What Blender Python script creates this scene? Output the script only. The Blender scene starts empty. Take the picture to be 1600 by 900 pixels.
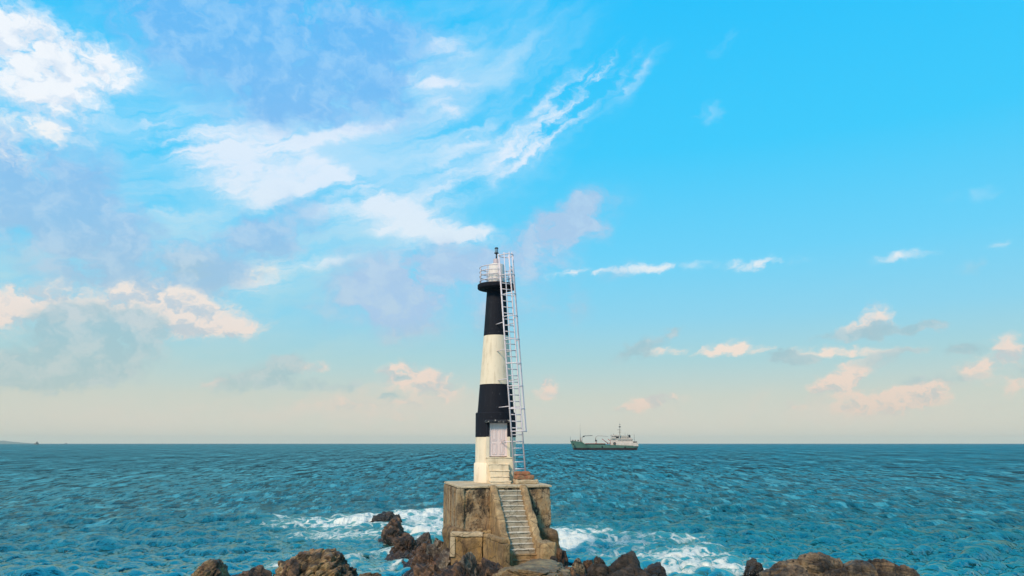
import bpy, math, random
import numpy as np

# ------------------------------------------------------------------ camera, sky, sun, exposure
sc = bpy.context.scene
col = sc.collection
H = 7.2                                   # eye height above the sea
F = 1155.0                                # focal length in pixels of the 1600 px wide photograph
TILT = math.radians(11.88)
cd = bpy.data.cameras.new('camera')
cd.sensor_width = 36.0
cd.lens = 36.0 * F / 1600.0
cd.clip_start = 0.1
cd.clip_end = 200000.0
cam = bpy.data.objects.new('camera', cd)
col.objects.link(cam)
cam.location = (0, 0, H)
cam.rotation_euler = (math.pi / 2 + TILT, 0, 0)
sc.camera = cam

SUN_AZ, SUN_EL = math.radians(216.0), math.radians(44.0)   # compass-like: 0 = +Y (out to sea), clockwise
sl = bpy.data.lights.new('sun', 'SUN')
sl.energy = 3.8
sl.angle = math.radians(10.0)
sl.color = (1.0, 0.81, 0.60)
sun = bpy.data.objects.new('sun', sl)
col.objects.link(sun)
sdir = (math.sin(SUN_AZ) * math.cos(SUN_EL), math.cos(SUN_AZ) * math.cos(SUN_EL), math.sin(SUN_EL))
from mathutils import Vector, Matrix
sun.rotation_euler = Vector(sdir).to_track_quat('Z', 'Y').to_euler()
sun.location = (-20, -30, 60)

sc.view_settings.view_transform = 'Standard'
sc.view_settings.look = 'None'
sc.view_settings.exposure = 0.0
sc.view_settings.gamma = 1.0
sc.view_settings.use_curve_mapping = False
sc.render.engine = 'CYCLES'
sc.cycles.use_denoising = True
sc.cycles.sample_clamp_indirect = 4.0
sc.cycles.sample_clamp_direct = 6.0
sc.cycles.max_bounces = 6
sc.cycles.volume_bounces = 0

def lin(r, g, b):
    f = lambda c: (c / 255 / 12.92) if c / 255 <= 0.04045 else ((c / 255 + 0.055) / 1.055) ** 2.4
    return (f(r), f(g), f(b), 1.0)

def sky_dir(u, v):
    """azimuth, elevation (degrees) of the ray through photo pixel u, v"""
    x = (u - 800) / F; yb = (450 - v) / F
    y = math.cos(TILT) - yb * math.sin(TILT); z = math.sin(TILT) + yb * math.cos(TILT)
    n = math.sqrt(x * x + y * y + z * z)
    return math.degrees(math.atan2(x, y)), math.degrees(math.asin(z / n))

world = bpy.data.worlds.new('World')
sc.world = world
world.use_nodes = True
W = world.node_tree
W.nodes.clear()

def blob_group():
    """one soft elliptical patch of the sky, joined to the patches before it"""
    g = bpy.data.node_groups.new('cloud_patch', 'ShaderNodeTree')
    for n, t in (('Vector', 'NodeSocketVector'), ('Row X', 'NodeSocketVector'), ('Row Y', 'NodeSocketVector'), ('Weight', 'NodeSocketFloat'), ('Before', 'NodeSocketFloat')):
        k = g.interface.new_socket(n, in_out='INPUT', socket_type=t)
        if n == 'Before': k.default_value = 0.0
    g.interface.new_socket('Field', in_out='OUTPUT', socket_type='NodeSocketFloat')
    gi, go = g.nodes.new('NodeGroupInput'), g.nodes.new('NodeGroupOutput')
    ds = []
    for k in (1, 2):
        d = g.nodes.new('ShaderNodeVectorMath'); d.operation = 'DOT_PRODUCT'
        g.links.new(gi.outputs[0], d.inputs[0]); g.links.new(gi.outputs[k], d.inputs[1]); ds.append(d.outputs['Value'])
    def m(op, *a):
        n = g.nodes.new('ShaderNodeMath'); n.operation = op
        for q, v in enumerate(a):
            if isinstance(v, (int, float)): n.inputs[q].default_value = v
            else: g.links.new(v, n.inputs[q])
        return n.outputs[0]
    r2 = m('MULTIPLY_ADD', ds[0], ds[0], m('MULTIPLY', ds[1], ds[1]))
    f = m('POWER', 2.71828, m('MULTIPLY', r2, -1.35))
    g.links.new(m('MULTIPLY_ADD', f, gi.outputs[3], gi.outputs[4]), go.inputs[0])
    return g
BLOB = blob_group()

def build_sky():
    N, L = W.nodes, W.links
    S = {}
    def nd(t, **k):
        n = N.new(t)
        for a, b in k.items(): setattr(n, a, b)
        return n
    def put(sock, val):
        if isinstance(val, bpy.types.NodeSocket): L.new(val, sock)
        else: sock.default_value = val
    def math_(op, a, b=None, c=None, clamp=False):
        n = nd('ShaderNodeMath', operation=op, use_clamp=clamp)
        put(n.inputs[0], a)
        if b is not None: put(n.inputs[1], b)
        if c is not None: put(n.inputs[2], c)
        return n.outputs[0]
    def vmath(op, a, b=None):
        n = nd('ShaderNodeVectorMath', operation=op)
        put(n.inputs[0], a)
        if b is not None: put(n.inputs[1], b)
        return n
    def mix(f, a, b):
        n = nd('ShaderNodeMix', data_type='RGBA')
        put(n.inputs[0], f); put(n.inputs[6], a); put(n.inputs[7], b)
        return n.outputs[2]
    def ramp(fac, stops, interp='LINEAR'):
        n = nd('ShaderNodeValToRGB')
        n.color_ramp.interpolation = interp
        e = n.color_ramp.elements
        while len(e) < len(stops): e.new(0.5)
        for q, (p, c) in zip(e, stops): q.position = p; q.color = c
        put(n.inputs[0], fac)
        return n.outputs[0]
    def noise(vec, scale, detail=5, rough=0.55, dist=0.0):
        n = nd('ShaderNodeTexNoise')
        put(n.inputs['Vector'], vec)
        n.inputs['Scale'].default_value = scale; n.inputs['Detail'].default_value = detail
        n.inputs['Roughness'].default_value = rough; n.inputs['Distortion'].default_value = dist
        return n
    def mapping(vec, loc=(0, 0, 0), rot=0, scl=(1, 1, 1), kind='TEXTURE'):
        n = nd('ShaderNodeMapping', vector_type=kind)
        put(n.inputs['Vector'], vec)
        n.inputs['Location'].default_value = loc
        n.inputs['Rotation'].default_value = (0, 0, rot)
        n.inputs['Scale'].default_value = scl
        return n.outputs[0]
    def smooth(x, lo, hi):
        n = nd('ShaderNodeMapRange', interpolation_type='SMOOTHSTEP')
        put(n.inputs[0], x)
        n.inputs[1].default_value = lo; n.inputs[2].default_value = hi
        return n.outputs[0]

    D = nd('ShaderNodeTexCoord').outputs['Generated']
    s = nd('ShaderNodeSeparateXYZ'); L.new(D, s.inputs[0])
    az = math_('MULTIPLY', math_('ARCTAN2', s.outputs[0], s.outputs[1]), 57.29578)
    el = math_('MULTIPLY', math_('ARCSINE', s.outputs[2]), 57.29578)
    cmb = nd('ShaderNodeCombineXYZ'); L.new(az, cmb.inputs[0]); L.new(el, cmb.inputs[1])
    Q = cmb.outputs[0]                                           # degrees

    sky = nd('ShaderNodeTexSky', sky_type='NISHITA')
    sky.sun_disc = False
    sky.sun_elevation = SUN_EL; sky.sun_rotation = SUN_AZ
    sky.air_density = 1.0; sky.dust_density = 1.5; sky.ozone_density = 2.0

    ec = math_('DIVIDE', math_('MAXIMUM', el, 0.0), 90.0, clamp=True)
    R = lambda e, *c: (e / 90.0, lin(*c))
    clear = ramp(ec, [R(0, 224, 217, 200), R(3.4, 206, 214, 203), R(6.2, 172, 214, 220), R(9.4, 142, 214, 240),
                      R(14.2, 108, 212, 251), R(22, 62, 205, 255), R(33, 40, 196, 255), R(60, 34, 172, 240), R(90, 30, 150, 225)])
    graded = nd('ShaderNodeMix', data_type='RGBA', blend_type='MULTIPLY')
    # the photograph is graded far towards cyan: the physical sky only carries part of the colour
    grade = mix(0.97, sky.outputs[0], vmath('SCALE', clear).outputs[0])
    sc_node = [l.from_node for l in L if l.to_socket.node == grade.node and l.to_socket == grade.node.inputs[7]][0]
    sc_node.inputs['Scale'].default_value = 10.0
    N.remove(graded)

    # ---- noises shared by all the clouds
    def noise(vec, scale, detail=5, rough=0.55):
        n = nd('ShaderNodeTexNoise', noise_dimensions='2D')
        put(n.inputs['Vector'], vec)
        n.inputs['Scale'].default_value = scale; n.inputs['Detail'].default_value = detail
        n.inputs['Roughness'].default_value = rough
        return n
    def lin2(vec, ax, ay, bx, by):                               # a cheap 2D linear map of the sky coordinates
        d1 = vmath('DOT_PRODUCT', vec, (ax, ay, 0)).outputs['Value']
        d2 = vmath('DOT_PRODUCT', vec, (bx, by, 0)).outputs['Value']
        k = nd('ShaderNodeCombineXYZ'); L.new(d1, k.inputs[0]); L.new(d2, k.inputs[1])
        return k.outputs[0]
    flat = vmath('MULTIPLY', Q, (1, 1.6, 1)).outputs[0]
    def warped(vec, scale, detail, amp):
        w = vmath('SUBTRACT', noise(flat, scale, detail, 0.6).outputs['Color'], (0.5, 0.5, 0.0)).outputs[0]
        t = nd('ShaderNodeVectorMath', operation='MULTIPLY_ADD')
        put(t.inputs[0], w); t.inputs[1].default_value = (amp, amp * .7, 0); put(t.inputs[2], vec)
        return t.outputs[0]
    L.new(math_('ADD', 1.0, 0.0), cmb.inputs[2])                 # z = 1 carries the offsets
    cmb.inputs[2].default_value = 1.0
    for l in list(L):
        if l.to_socket == cmb.inputs[2]: L.remove(l)
    Qs = warped(Q, 0.6, 3, 1.7)                                 # fine-edged
    Qw = warped(Qs, 0.16, 3, 5.0)                                # broadly twisted
    Qm = warped(Qs, 0.16, 3, 2.0)
    MARGIN = {'s': 1.2, 'w': 3.6}

    def blob_deg(b):
        if len(b) == 7: return b[:6]                             # already in degrees
        u, v, ru, rv, rot, w = b
        a0, e0 = sky_dir(u, v)
        a1, _ = sky_dir(u + 1, v); _, e1 = sky_dir(u, v - 1)
        return (a0, e0, ru * (a1 - a0), rv * (e1 - e0), rot, w)
    def field(which, blobs, box):
        vec = S[{'s': 'Qs', 'w': 'Qw', 'q': 'Q'}[which]]
        out = None
        for b in blobs:
            a0, e0, ra, re, rot, w = blob_deg(b)
            t = math.radians(rot); cs, sn = math.cos(t), math.sin(t)
            K = 1.85
            ha = K * math.hypot(ra * cs, re * sn) + MARGIN.get(which, 0); he = K * math.hypot(ra * sn, re * cs) + MARGIN.get(which, 0)
            if a0 + ha < box[0] or a0 - ha > box[1] or e0 + he < box[2] or e0 - he > box[3]: continue
            n = nd('ShaderNodeGroup', node_tree=BLOB)
            L.new(vec, n.inputs[0])
            n.inputs[1].default_value = (cs / ra, sn / ra, -(a0 * cs + e0 * sn) / ra)
            n.inputs[2].default_value = (-sn / re, cs / re, (a0 * sn - e0 * cs) / re)
            n.inputs[3].default_value = w
            if out is not None: L.new(out, n.inputs[4])
            out = n.outputs[0]
        return out

    rnd = random.Random(4)
    def around(n, e0, e1, ra, re):                               # more of the same outside the frame, in degrees
        return [(rnd.choice((-1, 1)) * rnd.uniform(48, 176), rnd.uniform(e0, e1), ra * rnd.uniform(.6, 1.5), re * rnd.uniform(.6, 1.5), rnd.uniform(-15, 15), .85, 'deg') for _ in range(n)]
    TEN = lambda *k: tuple(10 * x for x in lin(*k)[:3]) + (1,)
    V = [(200, 380, 620, 330, -10, .8), (520, 220, 430, 190, 10, .6), (740, 200, 240, 150, 35, .45), (700, 60, 260, 110, 10, .4)]
    A = [(330, 225, 135, 55, 10, .75), (420, 265, 170, 45, -12, .9), (500, 213, 150, 16, 13, .85), (410, 305, 110, 34, -8, .9), (560, 290, 120, 18, -27, .8),
         (650, 352, 115, 34, -10, 1.05), (730, 368, 62, 18, 4, .9), (870, 185, 130, 36, 38, .85), (935, 130, 105, 48, 22, .55), (815, 238, 62, 22, 36, .75),
         (700, 72, 60, 17, -5, .6), (680, 128, 60, 11, 0, .6), (705, 172, 34, 16, -30, .55), (640, 125, 80, 70, 0, .35), (700, 290, 75, 40, 15, .5), (760, 215, 110, 60, 30, .42),
         (1105, 180, 32, 24, 20, .4), (1130, 60, 60, 40, 20, .25), (470, 412, 150, 13, 10, .75), (395, 450, 80, 20, 14, .8),
         (960, 423, 150, 9, 2, 1.2), (1190, 412, 75, 10, 2, 1.1), (1410, 400, 48, 11, 2, 1.0), (1565, 384, 34, 10, 0, .65), (1540, 303, 90, 16, 0, .28),
         (1120, 547, 130, 8, -1, 1.4), (1310, 551, 140, 9, 0, 1.0), (1140, 533, 40, 6, 2, .4), (230, 322, 80, 12, -4, .55)]
    B = [(420, 50, 280, 140, -6, .95), (300, 30, 130, 90, 0, .4), (540, 100, 160, 80, 10, .55), (480, 140, 120, 55, 0, .7), (30, 285, 170, 95, 10, 1.15), (100, 335, 120, 50, 0, .8), (180, 400, 150, 60, 0, .8),
         (160, 440, 100, 45, 0, .8), (380, 375, 150, 42, 5, .6), (445, 345, 75, 45, 15, .65), (330, 440, 90, 40, 10, .65), (630, 440, 125, 66, 20, 1.05), (600, 475, 75, 36, 10, .8), (720, 425, 80, 30, 22, .7),
         (860, 368, 105, 44, 28, 1.0), (900, 345, 60, 36, 20, .9), (865, 470, 62, 52, 30, .6), (765, 492, 55, 36, 10, .6), (960, 428, 30, 16, 20, .5), (640, 500, 50, 40, -40, .5)]
    Cc = [(40, 85, 190, 80, -10, .60), (165, 98, 95, 50, -10, .50), (60, 150, 120, 60, 0, .42), (70, 200, 110, 30, 0, .50), (20, 245, 60, 32, 0, .5), (10, 35, 110, 50, -20, .5),
          (50, 478, 140, 42, 4, 1.1), (290, 490, 125, 38, -4, 1.1), (240, 470, 60, 32, 0, .9), (330, 515, 80, 16, 3, .8), (420, 425, 60, 22, 15, .5),
          (625, 585, 38, 22, 10, .95), (680, 600, 60, 24, -8, .85), (580, 632, 150, 16, 2, .55), (480, 575, 42, 14, 5, .7), (340, 600, 34, 12, 25, .5), (640, 652, 80, 10, 0, .3),
          (1020, 629, 58, 12, 9, 1.0), (855, 603, 24, 17, 20, .85), (850, 620, 40, 12, 0, .4), (1300, 602, 44, 20, 8, .95), (1330, 583, 26, 20, 40, .8), (1390, 627, 98, 25, 5, 1.2), (1440, 612, 50, 17, 10, .9), (1247, 635, 26, 9, 5, .75),
          (1368, 497, 30, 34, -30, .75), (1350, 515, 44, 12, 0, .6), (1540, 572, 62, 22, 15, .75), (1575, 540, 30, 28, 10, .65), (1590, 600, 30, 24, 30, .7), (1545, 634, 40, 7, 0, .35), (1370, 560, 60, 22, 15, .4)]
    Dd = [(140, 535, 120, 58, 10, 1.0), (110, 500, 60, 34, 0, .95), (215, 510, 46, 30, 0, .9), (110, 575, 140, 36, 5, .7), (40, 590, 90, 30, 0, .55), (290, 415, 70, 40, 0, .5), (85, 105, 26, 34, 10, .35),
          (400, 590, 75, 24, 14, .9), (440, 577, 34, 18, 20, .7), (490, 602, 46, 14, 0, .65), (550, 603, 26, 12, 20, .4), (627, 592, 22, 8, 5, .75), (605, 619, 24, 8, 5, .7), (690, 612, 26, 8, 0, .35),
          (1000, 545, 46, 17, 18, .95), (1052, 519, 20, 9, 25, .7), (1335, 523, 66, 11, 3, .95), (1375, 512, 26, 18, 0, .6), (1440, 512, 46, 11, 6, .9), (1242, 560, 46, 12, -6, 1.0), (1228, 553, 18, 10, 0, .8),
          (1512, 545, 42, 12, 6, .9), (1432, 592, 26, 11, 0, .65), (1370, 565, 48, 14, 10, .55), (1410, 548, 44, 7, 4, .6), (1500, 590, 60, 10, 4, .5), (1592, 582, 20, 14, 0, .6), (1520, 415, 40, 18, 20, .3), (860, 617, 30, 6, 0, .4)]
    A += around(10, 8, 60, 16, 5); B += around(9, 15, 65, 16, 8); Cc += around(12, 4, 18, 9, 3)
    P_ = [(580, 638, 230, 34, 0, .7), (250, 655, 280, 34, 0, .5), (1340, 640, 260, 36, 0, .5), (120, 600, 200, 40, 0, .35), (950, 655, 200, 26, 0, .35)] + [(a, 2.5, 18, 2.0, 0, .5, 'deg') for a in (-150, -105, -65, 65, 105, 150)]
    LIL = [(870, 360, 160, 90, 25, 1.0), (640, 440, 150, 90, 20, .8)]
    nv = noise(lin2(Qw, .43, .155, -.34, .94), 0.10, 5, 0.6).outputs[0]
    stl = noise(lin2(Qm, .120, .035, -.28, .96), 0.55, 6, 0.56).outputs[0]        # streaks drawn to the right and up
    str_ = noise(lin2(Qm, .110, .085, -.61, .79), 0.5, 6, 0.56).outputs[0]       # steeper on the right
    sm = nd('ShaderNodeMix', data_type='FLOAT'); put(sm.inputs[0], smooth(az, -6.0, 3.0)); put(sm.inputs[2], stl); put(sm.inputs[3], str_)
    st = sm.outputs[0]
    st2 = noise(Qw, 0.5, 6, 0.62).outputs[0]
    nb = noise(Qw, 0.22, 5, 0.55).outputs[0]
    bq = vmath('MULTIPLY', Qs, (.8, 1, 0)).outputs[0]
    bl = noise(bq, 0.55, 6, 0.6).outputs[0]
    bl2 = noise(bq, 1.6, 5, 0.6).outputs[0]
    lowb = noise(vmath('ADD', bq, (0, .8, 0)).outputs[0], 0.55, 4, 0.6).outputs[0]
    def texture(*parts):                                         # 1 + weighted noises
        out = None
        for nz, k in parts: out = math_('MULTIPLY_ADD', nz, k, (1.0 - .5 * sum(q for _, q in parts)) if out is None else out)
        return math_('MAXIMUM', out, 0.0)
    n_v = texture((nv, 1.6), (st, 2.6))
    n_a = texture((st, 5.0), (st2, 1.4))
    n_b = texture((nb, 2.6), (st2, 1.2), (bl, .8))
    n_c = texture((bl, 2.4), (bl2, 1.0))
    n_d = texture((bl, 2.2), (bl2, 1.0))
    lit = smooth(math_('SUBTRACT', bl, lowb), -0.16, 0.08)
    veil = ramp(ec, [(0.04, TEN(205, 213, 200)), (0.12, TEN(185, 222, 232)), (0.22, TEN(186, 227, 253))])
    white_hi = ramp(ec, [(0.03, TEN(240, 218, 202)), (0.09, TEN(247, 231, 218)), (0.15, TEN(228, 240, 248)), (0.22, TEN(222, 238, 254)), (0.3, TEN(232, 243, 255))])
    grey = ramp(ec, [(0.05, TEN(172, 200, 206)), (0.11, TEN(166, 198, 222)), (0.17, TEN(146, 196, 236)), (0.24, TEN(124, 188, 242)), (0.33, TEN(106, 186, 247))])
    puff = ramp(ec, [(0.02, TEN(232, 212, 196)), (0.05, TEN(240, 219, 204)), (0.10, TEN(240, 228, 220)), (0.16, TEN(244, 240, 232)), (0.25, TEN(246, 250, 255))])
    shade = ramp(ec, [(0.03, TEN(204, 204, 198)), (0.10, TEN(194, 208, 218)), (0.22, TEN(222, 234, 248))])
    dcol = ramp(ec, [(0.03, TEN(178, 200, 198)), (0.085, TEN(160, 198, 210)), (0.13, TEN(164, 198, 214)), (0.3, TEN(190, 214, 242))])
    pale_g = ramp(ec, [(0.06, TEN(205, 214, 212)), (0.15, TEN(200, 222, 240)), (0.3, TEN(176, 218, 251))])
    heap = mix(lit, shade, puff)

    SHARED = dict(Q=Q, Qs=Qs, Qw=Qw, grade=grade, n_v=n_v, n_a=n_a, n_b=n_b, n_c=n_c, n_d=n_d, veil=veil, white_hi=white_hi, pale_g=pale_g, heap=heap, dcol=dcol, bl=bl, st2=st2, grey=grey)

    def clouds(box):
        c = S['grade']
        def lay(which, blobs, nz, lo, hi, amount, tint):
            f = field(which, blobs, box)
            if f is None: return c
            return mix(math_('MULTIPLY', smooth(math_('MULTIPLY', f, nz), lo, hi), amount), c, tint)
        c = lay('w', P_, S['n_v'], 0.0, 1.0, 0.42, TEN(231, 214, 200))     # warm haze low down
        c = lay('w', V, S['n_v'], 0.1, 1.5, 0.85, S['veil'])                # pale S['veil'] over the cloudier left of the sky
        c = lay('s', A, S['n_a'], 0.12, 1.45, 0.95, S['white_hi'])         # wind-drawn white wisps
        g = S['grey']
        lf = field('q', LIL, box)
        if lf is not None: g = mix(smooth(lf, 0, .6), S['grey'], TEN(172, 202, 234))
        g = mix(math_('MULTIPLY', smooth(math_('ADD', S['bl'], S['st2']), .85, 1.3), .5), g, S['pale_g'])   # lighter billows within
        c = lay('w', B, S['n_b'], 0.06, 0.92, 0.9, g)                # broad soft blue-grey masses
        c = lay('s', Cc, S['n_c'], 0.16, 0.88, 0.95, S['heap'])            # heaped white clouds, cream towards the horizon
        c = lay('s', Dd, S['n_d'], 0.10, 0.75, 0.85, mix(math_('MULTIPLY', smooth(math_('ADD', S['bl'], S['st2']), .85, 1.25), .65), S['dcol'], S['pale_g']))             # grey heaps in front of them
        return c

    # the clouds of each stretch of sky are evaluated only there: a tree of sectors
    def leaf(box):
        nonlocal N, L, S
        g = bpy.data.node_groups.new('sky_sector', 'ShaderNodeTree')
        names = list(SHARED)
        for k in names:
            g.interface.new_socket(k, in_out='INPUT', socket_type={'VALUE': 'NodeSocketFloat', 'VECTOR': 'NodeSocketVector', 'RGBA': 'NodeSocketColor'}[SHARED[k].type])
        g.interface.new_socket('Color', in_out='OUTPUT', socket_type='NodeSocketColor')
        keep = N, L, S
        N, L = g.nodes, g.links
        gi, go = N.new('NodeGroupInput'), N.new('NodeGroupOutput')
        S = {k: gi.outputs[q] for q, k in enumerate(names)}
        res = clouds(box)
        L.new(res, go.inputs[0])
        N, L, S = keep
        n = nd('ShaderNodeGroup', node_tree=g)
        for q, k in enumerate(names): L.new(SHARED[k], n.inputs[q])
        bg = nd('ShaderNodeBackground'); bg.inputs['Strength'].default_value = 0.1
        L.new(n.outputs[0], bg.inputs[0])
        return bg.outputs[0]
    def split(coord, cuts, make):
        if len(cuts) == 2: return make(cuts[0], cuts[1])
        k = len(cuts) // 2
        m = nd('ShaderNodeMixShader')
        L.new(math_('GREATER_THAN', coord, cuts[k]), m.inputs[0])
        L.new(split(coord, cuts[:k + 1], make), m.inputs[1]); L.new(split(coord, cuts[k:], make), m.inputs[2])
        return m.outputs[0]
    tree = split(az, [-181, -110, -38, -24, -12, 0, 12, 24, 38, 110, 181],
                 lambda a0, a1: split(el, [-91, 7, 15, 91] if -39 < a0 < 37 else [-91, 91], lambda e0, e1: leaf((a0, a1, e0, e1))))
    o = nd('ShaderNodeOutputWorld'); L.new(tree, o.inputs[0])
    world.cycles.sampling_method = 'MANUAL'
    world.cycles.sample_map_resolution = 512

build_sky()

# ------------------------------------------------------------------ helpers
def tag(o, label=None, cat=None, group=None, kind=None):
    if label: o['label'] = label
    if cat: o['category'] = cat
    if group: o['group'] = group
    if kind: o['kind'] = kind
    return o

def empty(name, loc, rz=0.0):
    o = bpy.data.objects.new(name, None)
    o.empty_display_size = 0.2
    o.location = loc; o.rotation_euler = (0, 0, rz)
    col.objects.link(o)
    return o

def link_mesh(name, me, mat, parent=None, smooth=False):
    if mat is not None:
        me.materials.clear(); me.materials.append(mat)
    if smooth: me.polygons.foreach_set('use_smooth', np.ones(len(me.polygons), dtype=bool))
    o = bpy.data.objects.new(name, me)
    col.objects.link(o)
    if parent is not None: o.parent = parent
    return o

def mesh_of(name, V, Fc, smooth=False):
    me = bpy.data.meshes.new(name)
    me.from_pydata([tuple(map(float, p)) for p in V], [], [tuple(map(int, f)) for f in Fc])
    me.update()
    if smooth: me.polygons.foreach_set('use_smooth', np.ones(len(me.polygons), dtype=bool))
    return me

class MB:
    """collects shapes into ONE mesh object"""
    def __init__(s): s.v = []; s.f = []; s.sm = []
    def add(s, V, Fc, smooth=False):
        b = len(s.v); s.v += [tuple(map(float, p)) for p in V]
        s.f += [tuple(int(i) + b for i in f) for f in Fc]; s.sm += [smooth] * len(Fc)
        return s
    def box(s, x0, x1, y0, y1, z0, z1, bev=0.0):
        b = min(bev, (x1 - x0) * .45, (y1 - y0) * .45, (z1 - z0) * .45)
        if b <= 0:
            V = [(x, y, z) for x in (x0, x1) for y in (y0, y1) for z in (z0, z1)]
            return s.add(V, [(0, 1, 3, 2), (4, 6, 7, 5), (0, 4, 5, 1), (2, 3, 7, 6), (0, 2, 6, 4), (1, 5, 7, 3)])
        V, idx = [], {}
        for i, (xs, xo) in enumerate(((x0, b), (x1, -b))):
            for j, (ys, yo) in enumerate(((y0, b), (y1, -b))):
                for k, (zs, zo) in enumerate(((z0, b), (z1, -b))):
                    for a, p in enumerate(((xs, ys + yo, zs + zo), (xs + xo, ys, zs + zo), (xs + xo, ys + yo, zs))):
                        idx[i, j, k, a] = len(V); V.append(p)
        I = idx; Fs = []
        for i in (0, 1):
            q = [I[i, 0, 0, 0], I[i, 1, 0, 0], I[i, 1, 1, 0], I[i, 0, 1, 0]]; Fs.append(q if i else q[::-1])
            q = [I[0, i, 0, 1], I[1, i, 0, 1], I[1, i, 1, 1], I[0, i, 1, 1]]; Fs.append(q[::-1] if i else q)
            q = [I[0, 0, i, 2], I[1, 0, i, 2], I[1, 1, i, 2], I[0, 1, i, 2]]; Fs.append(q if i else q[::-1])
        for i in (0, 1):
            for j in (0, 1):
                q = [I[i, j, 0, 0], I[i, j, 1, 0], I[i, j, 1, 1], I[i, j, 0, 1]]; Fs.append(q if i == j else q[::-1])
                q = [I[i, 0, j, 0], I[i, 0, j, 2], I[i, 1, j, 2], I[i, 1, j, 0]]; Fs.append(q if i == j else q[::-1])
                q = [I[0, i, j, 1], I[1, i, j, 1], I[1, i, j, 2], I[0, i, j, 2]]; Fs.append(q if i == j else q[::-1])
                for k in (0, 1):
                    q = [I[i, j, k, 0], I[i, j, k, 1], I[i, j, k, 2]]; Fs.append(q if (i + j + k) % 2 else q[::-1])
        return s.add(V, Fs)
    def tube(s, pts, r, n=8, closed=False):
        P = [Vector(p) for p in pts]; m = len(P)
        rs = r if isinstance(r, (list, tuple)) else [r] * m
        V = []; up = None
        for i, p in enumerate(P):
            if closed: t = P[(i + 1) % m] - P[i - 1]
            else: t = P[min(i + 1, m - 1)] - P[max(i - 1, 0)]
            t.normalize()
            if up is None:
                up = Vector((0, 0, 1)) if abs(t.z) < .9 else Vector((1, 0, 0))
            a = (up - t * up.dot(t)).normalized(); b = t.cross(a); up = a
            for k in range(n):
                w = 2 * math.pi * k / n
                V.append(p + (a * math.cos(w) + b * math.sin(w)) * rs[i])
        Fs = []
        for i in range(m if closed else m - 1):
            j = (i + 1) % m
            for k in range(n): Fs.append((i * n + k, i * n + (k + 1) % n, j * n + (k + 1) % n, j * n + k))
        s.add(V, Fs, True)
        if not closed:
            b = len(s.v) - len(V)
            s.f.append(tuple(b + k for k in range(n))[::-1]); s.f.append(tuple(b + (m - 1) * n + k for k in range(n))); s.sm += [False, False]
        return s
    def lathe(s, prof, n=48, c=(0, 0), cap=True):
        """prof: list of (r, z) from bottom to top"""
        V = []; Fs = []
        for r, z in prof:
            for k in range(n):
                w = 2 * math.pi * k / n
                V.append((c[0] + r * math.cos(w), c[1] + r * math.sin(w), z))
        for i in range(len(prof) - 1):
            for k in range(n): Fs.append((i * n + k, i * n + (k + 1) % n, (i + 1) * n + (k + 1) % n, (i + 1) * n + k))
        b = len(s.v)
        s.add(V, Fs, True)
        if cap:
            s.f.append(tuple(b + k for k in range(n))[::-1]); s.f.append(tuple(b + (len(prof) - 1) * n + k for k in range(n))); s.sm += [False, False]
        return s
    def build(s, name, mat, parent=None, flat=False):
        me = bpy.data.meshes.new(name)
        me.from_pydata(s.v, [], s.f); me.update()
        if not flat: me.polygons.foreach_set('use_smooth', np.array(s.sm, dtype=bool))
        o = link_mesh(name, me, mat, parent)
        return o

def sharp(o, deg=40):
    o.data.set_sharp_from_angle(angle=math.radians(deg))
    return o

# ---- numpy noise
def _hash(ix, iy, iz, seed):
    h = (ix.astype(np.int64) * 374761393 + iy.astype(np.int64) * 668265263 + iz.astype(np.int64) * 2147483647 + seed * 144665) & 0x7fffffff
    h = ((h ^ (h >> 13)) * 1274126177) & 0x7fffffff
    h = ((h ^ (h >> 15)) * 974711) & 0x7fffffff
    return ((h ^ (h >> 16)) & 0xffff) / 65535.0
def vnoise(P, seed=0):
    f = np.floor(P); t = P - f; t = t * t * t * (t * (t * 6 - 15) + 10); i = f.astype(np.int64)
    out = 0
    for dx in (0, 1):
        wx = t[:, 0] if dx else 1 - t[:, 0]
        for dy in (0, 1):
            wy = t[:, 1] if dy else 1 - t[:, 1]
            for dz in (0, 1):
                wz = t[:, 2] if dz else 1 - t[:, 2]
                out = out + wx * wy * wz * _hash(i[:, 0] + dx, i[:, 1] + dy, i[:, 2] + dz, seed)
    return out * 2 - 1
def fbm(P, seed=0, octv=4, gain=0.5, ridge=False):
    a, s, tot = 1.0, 0.0, 0.0; Q = P.copy()
    for o in range(octv):
        n = vnoise(Q, seed + o * 17)
        if ridge: n = 1 - 2 * np.abs(n)
        s = s + a * n; tot += a; a *= gain; Q = Q * 2.03 + 11.7
    return s / tot

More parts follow.
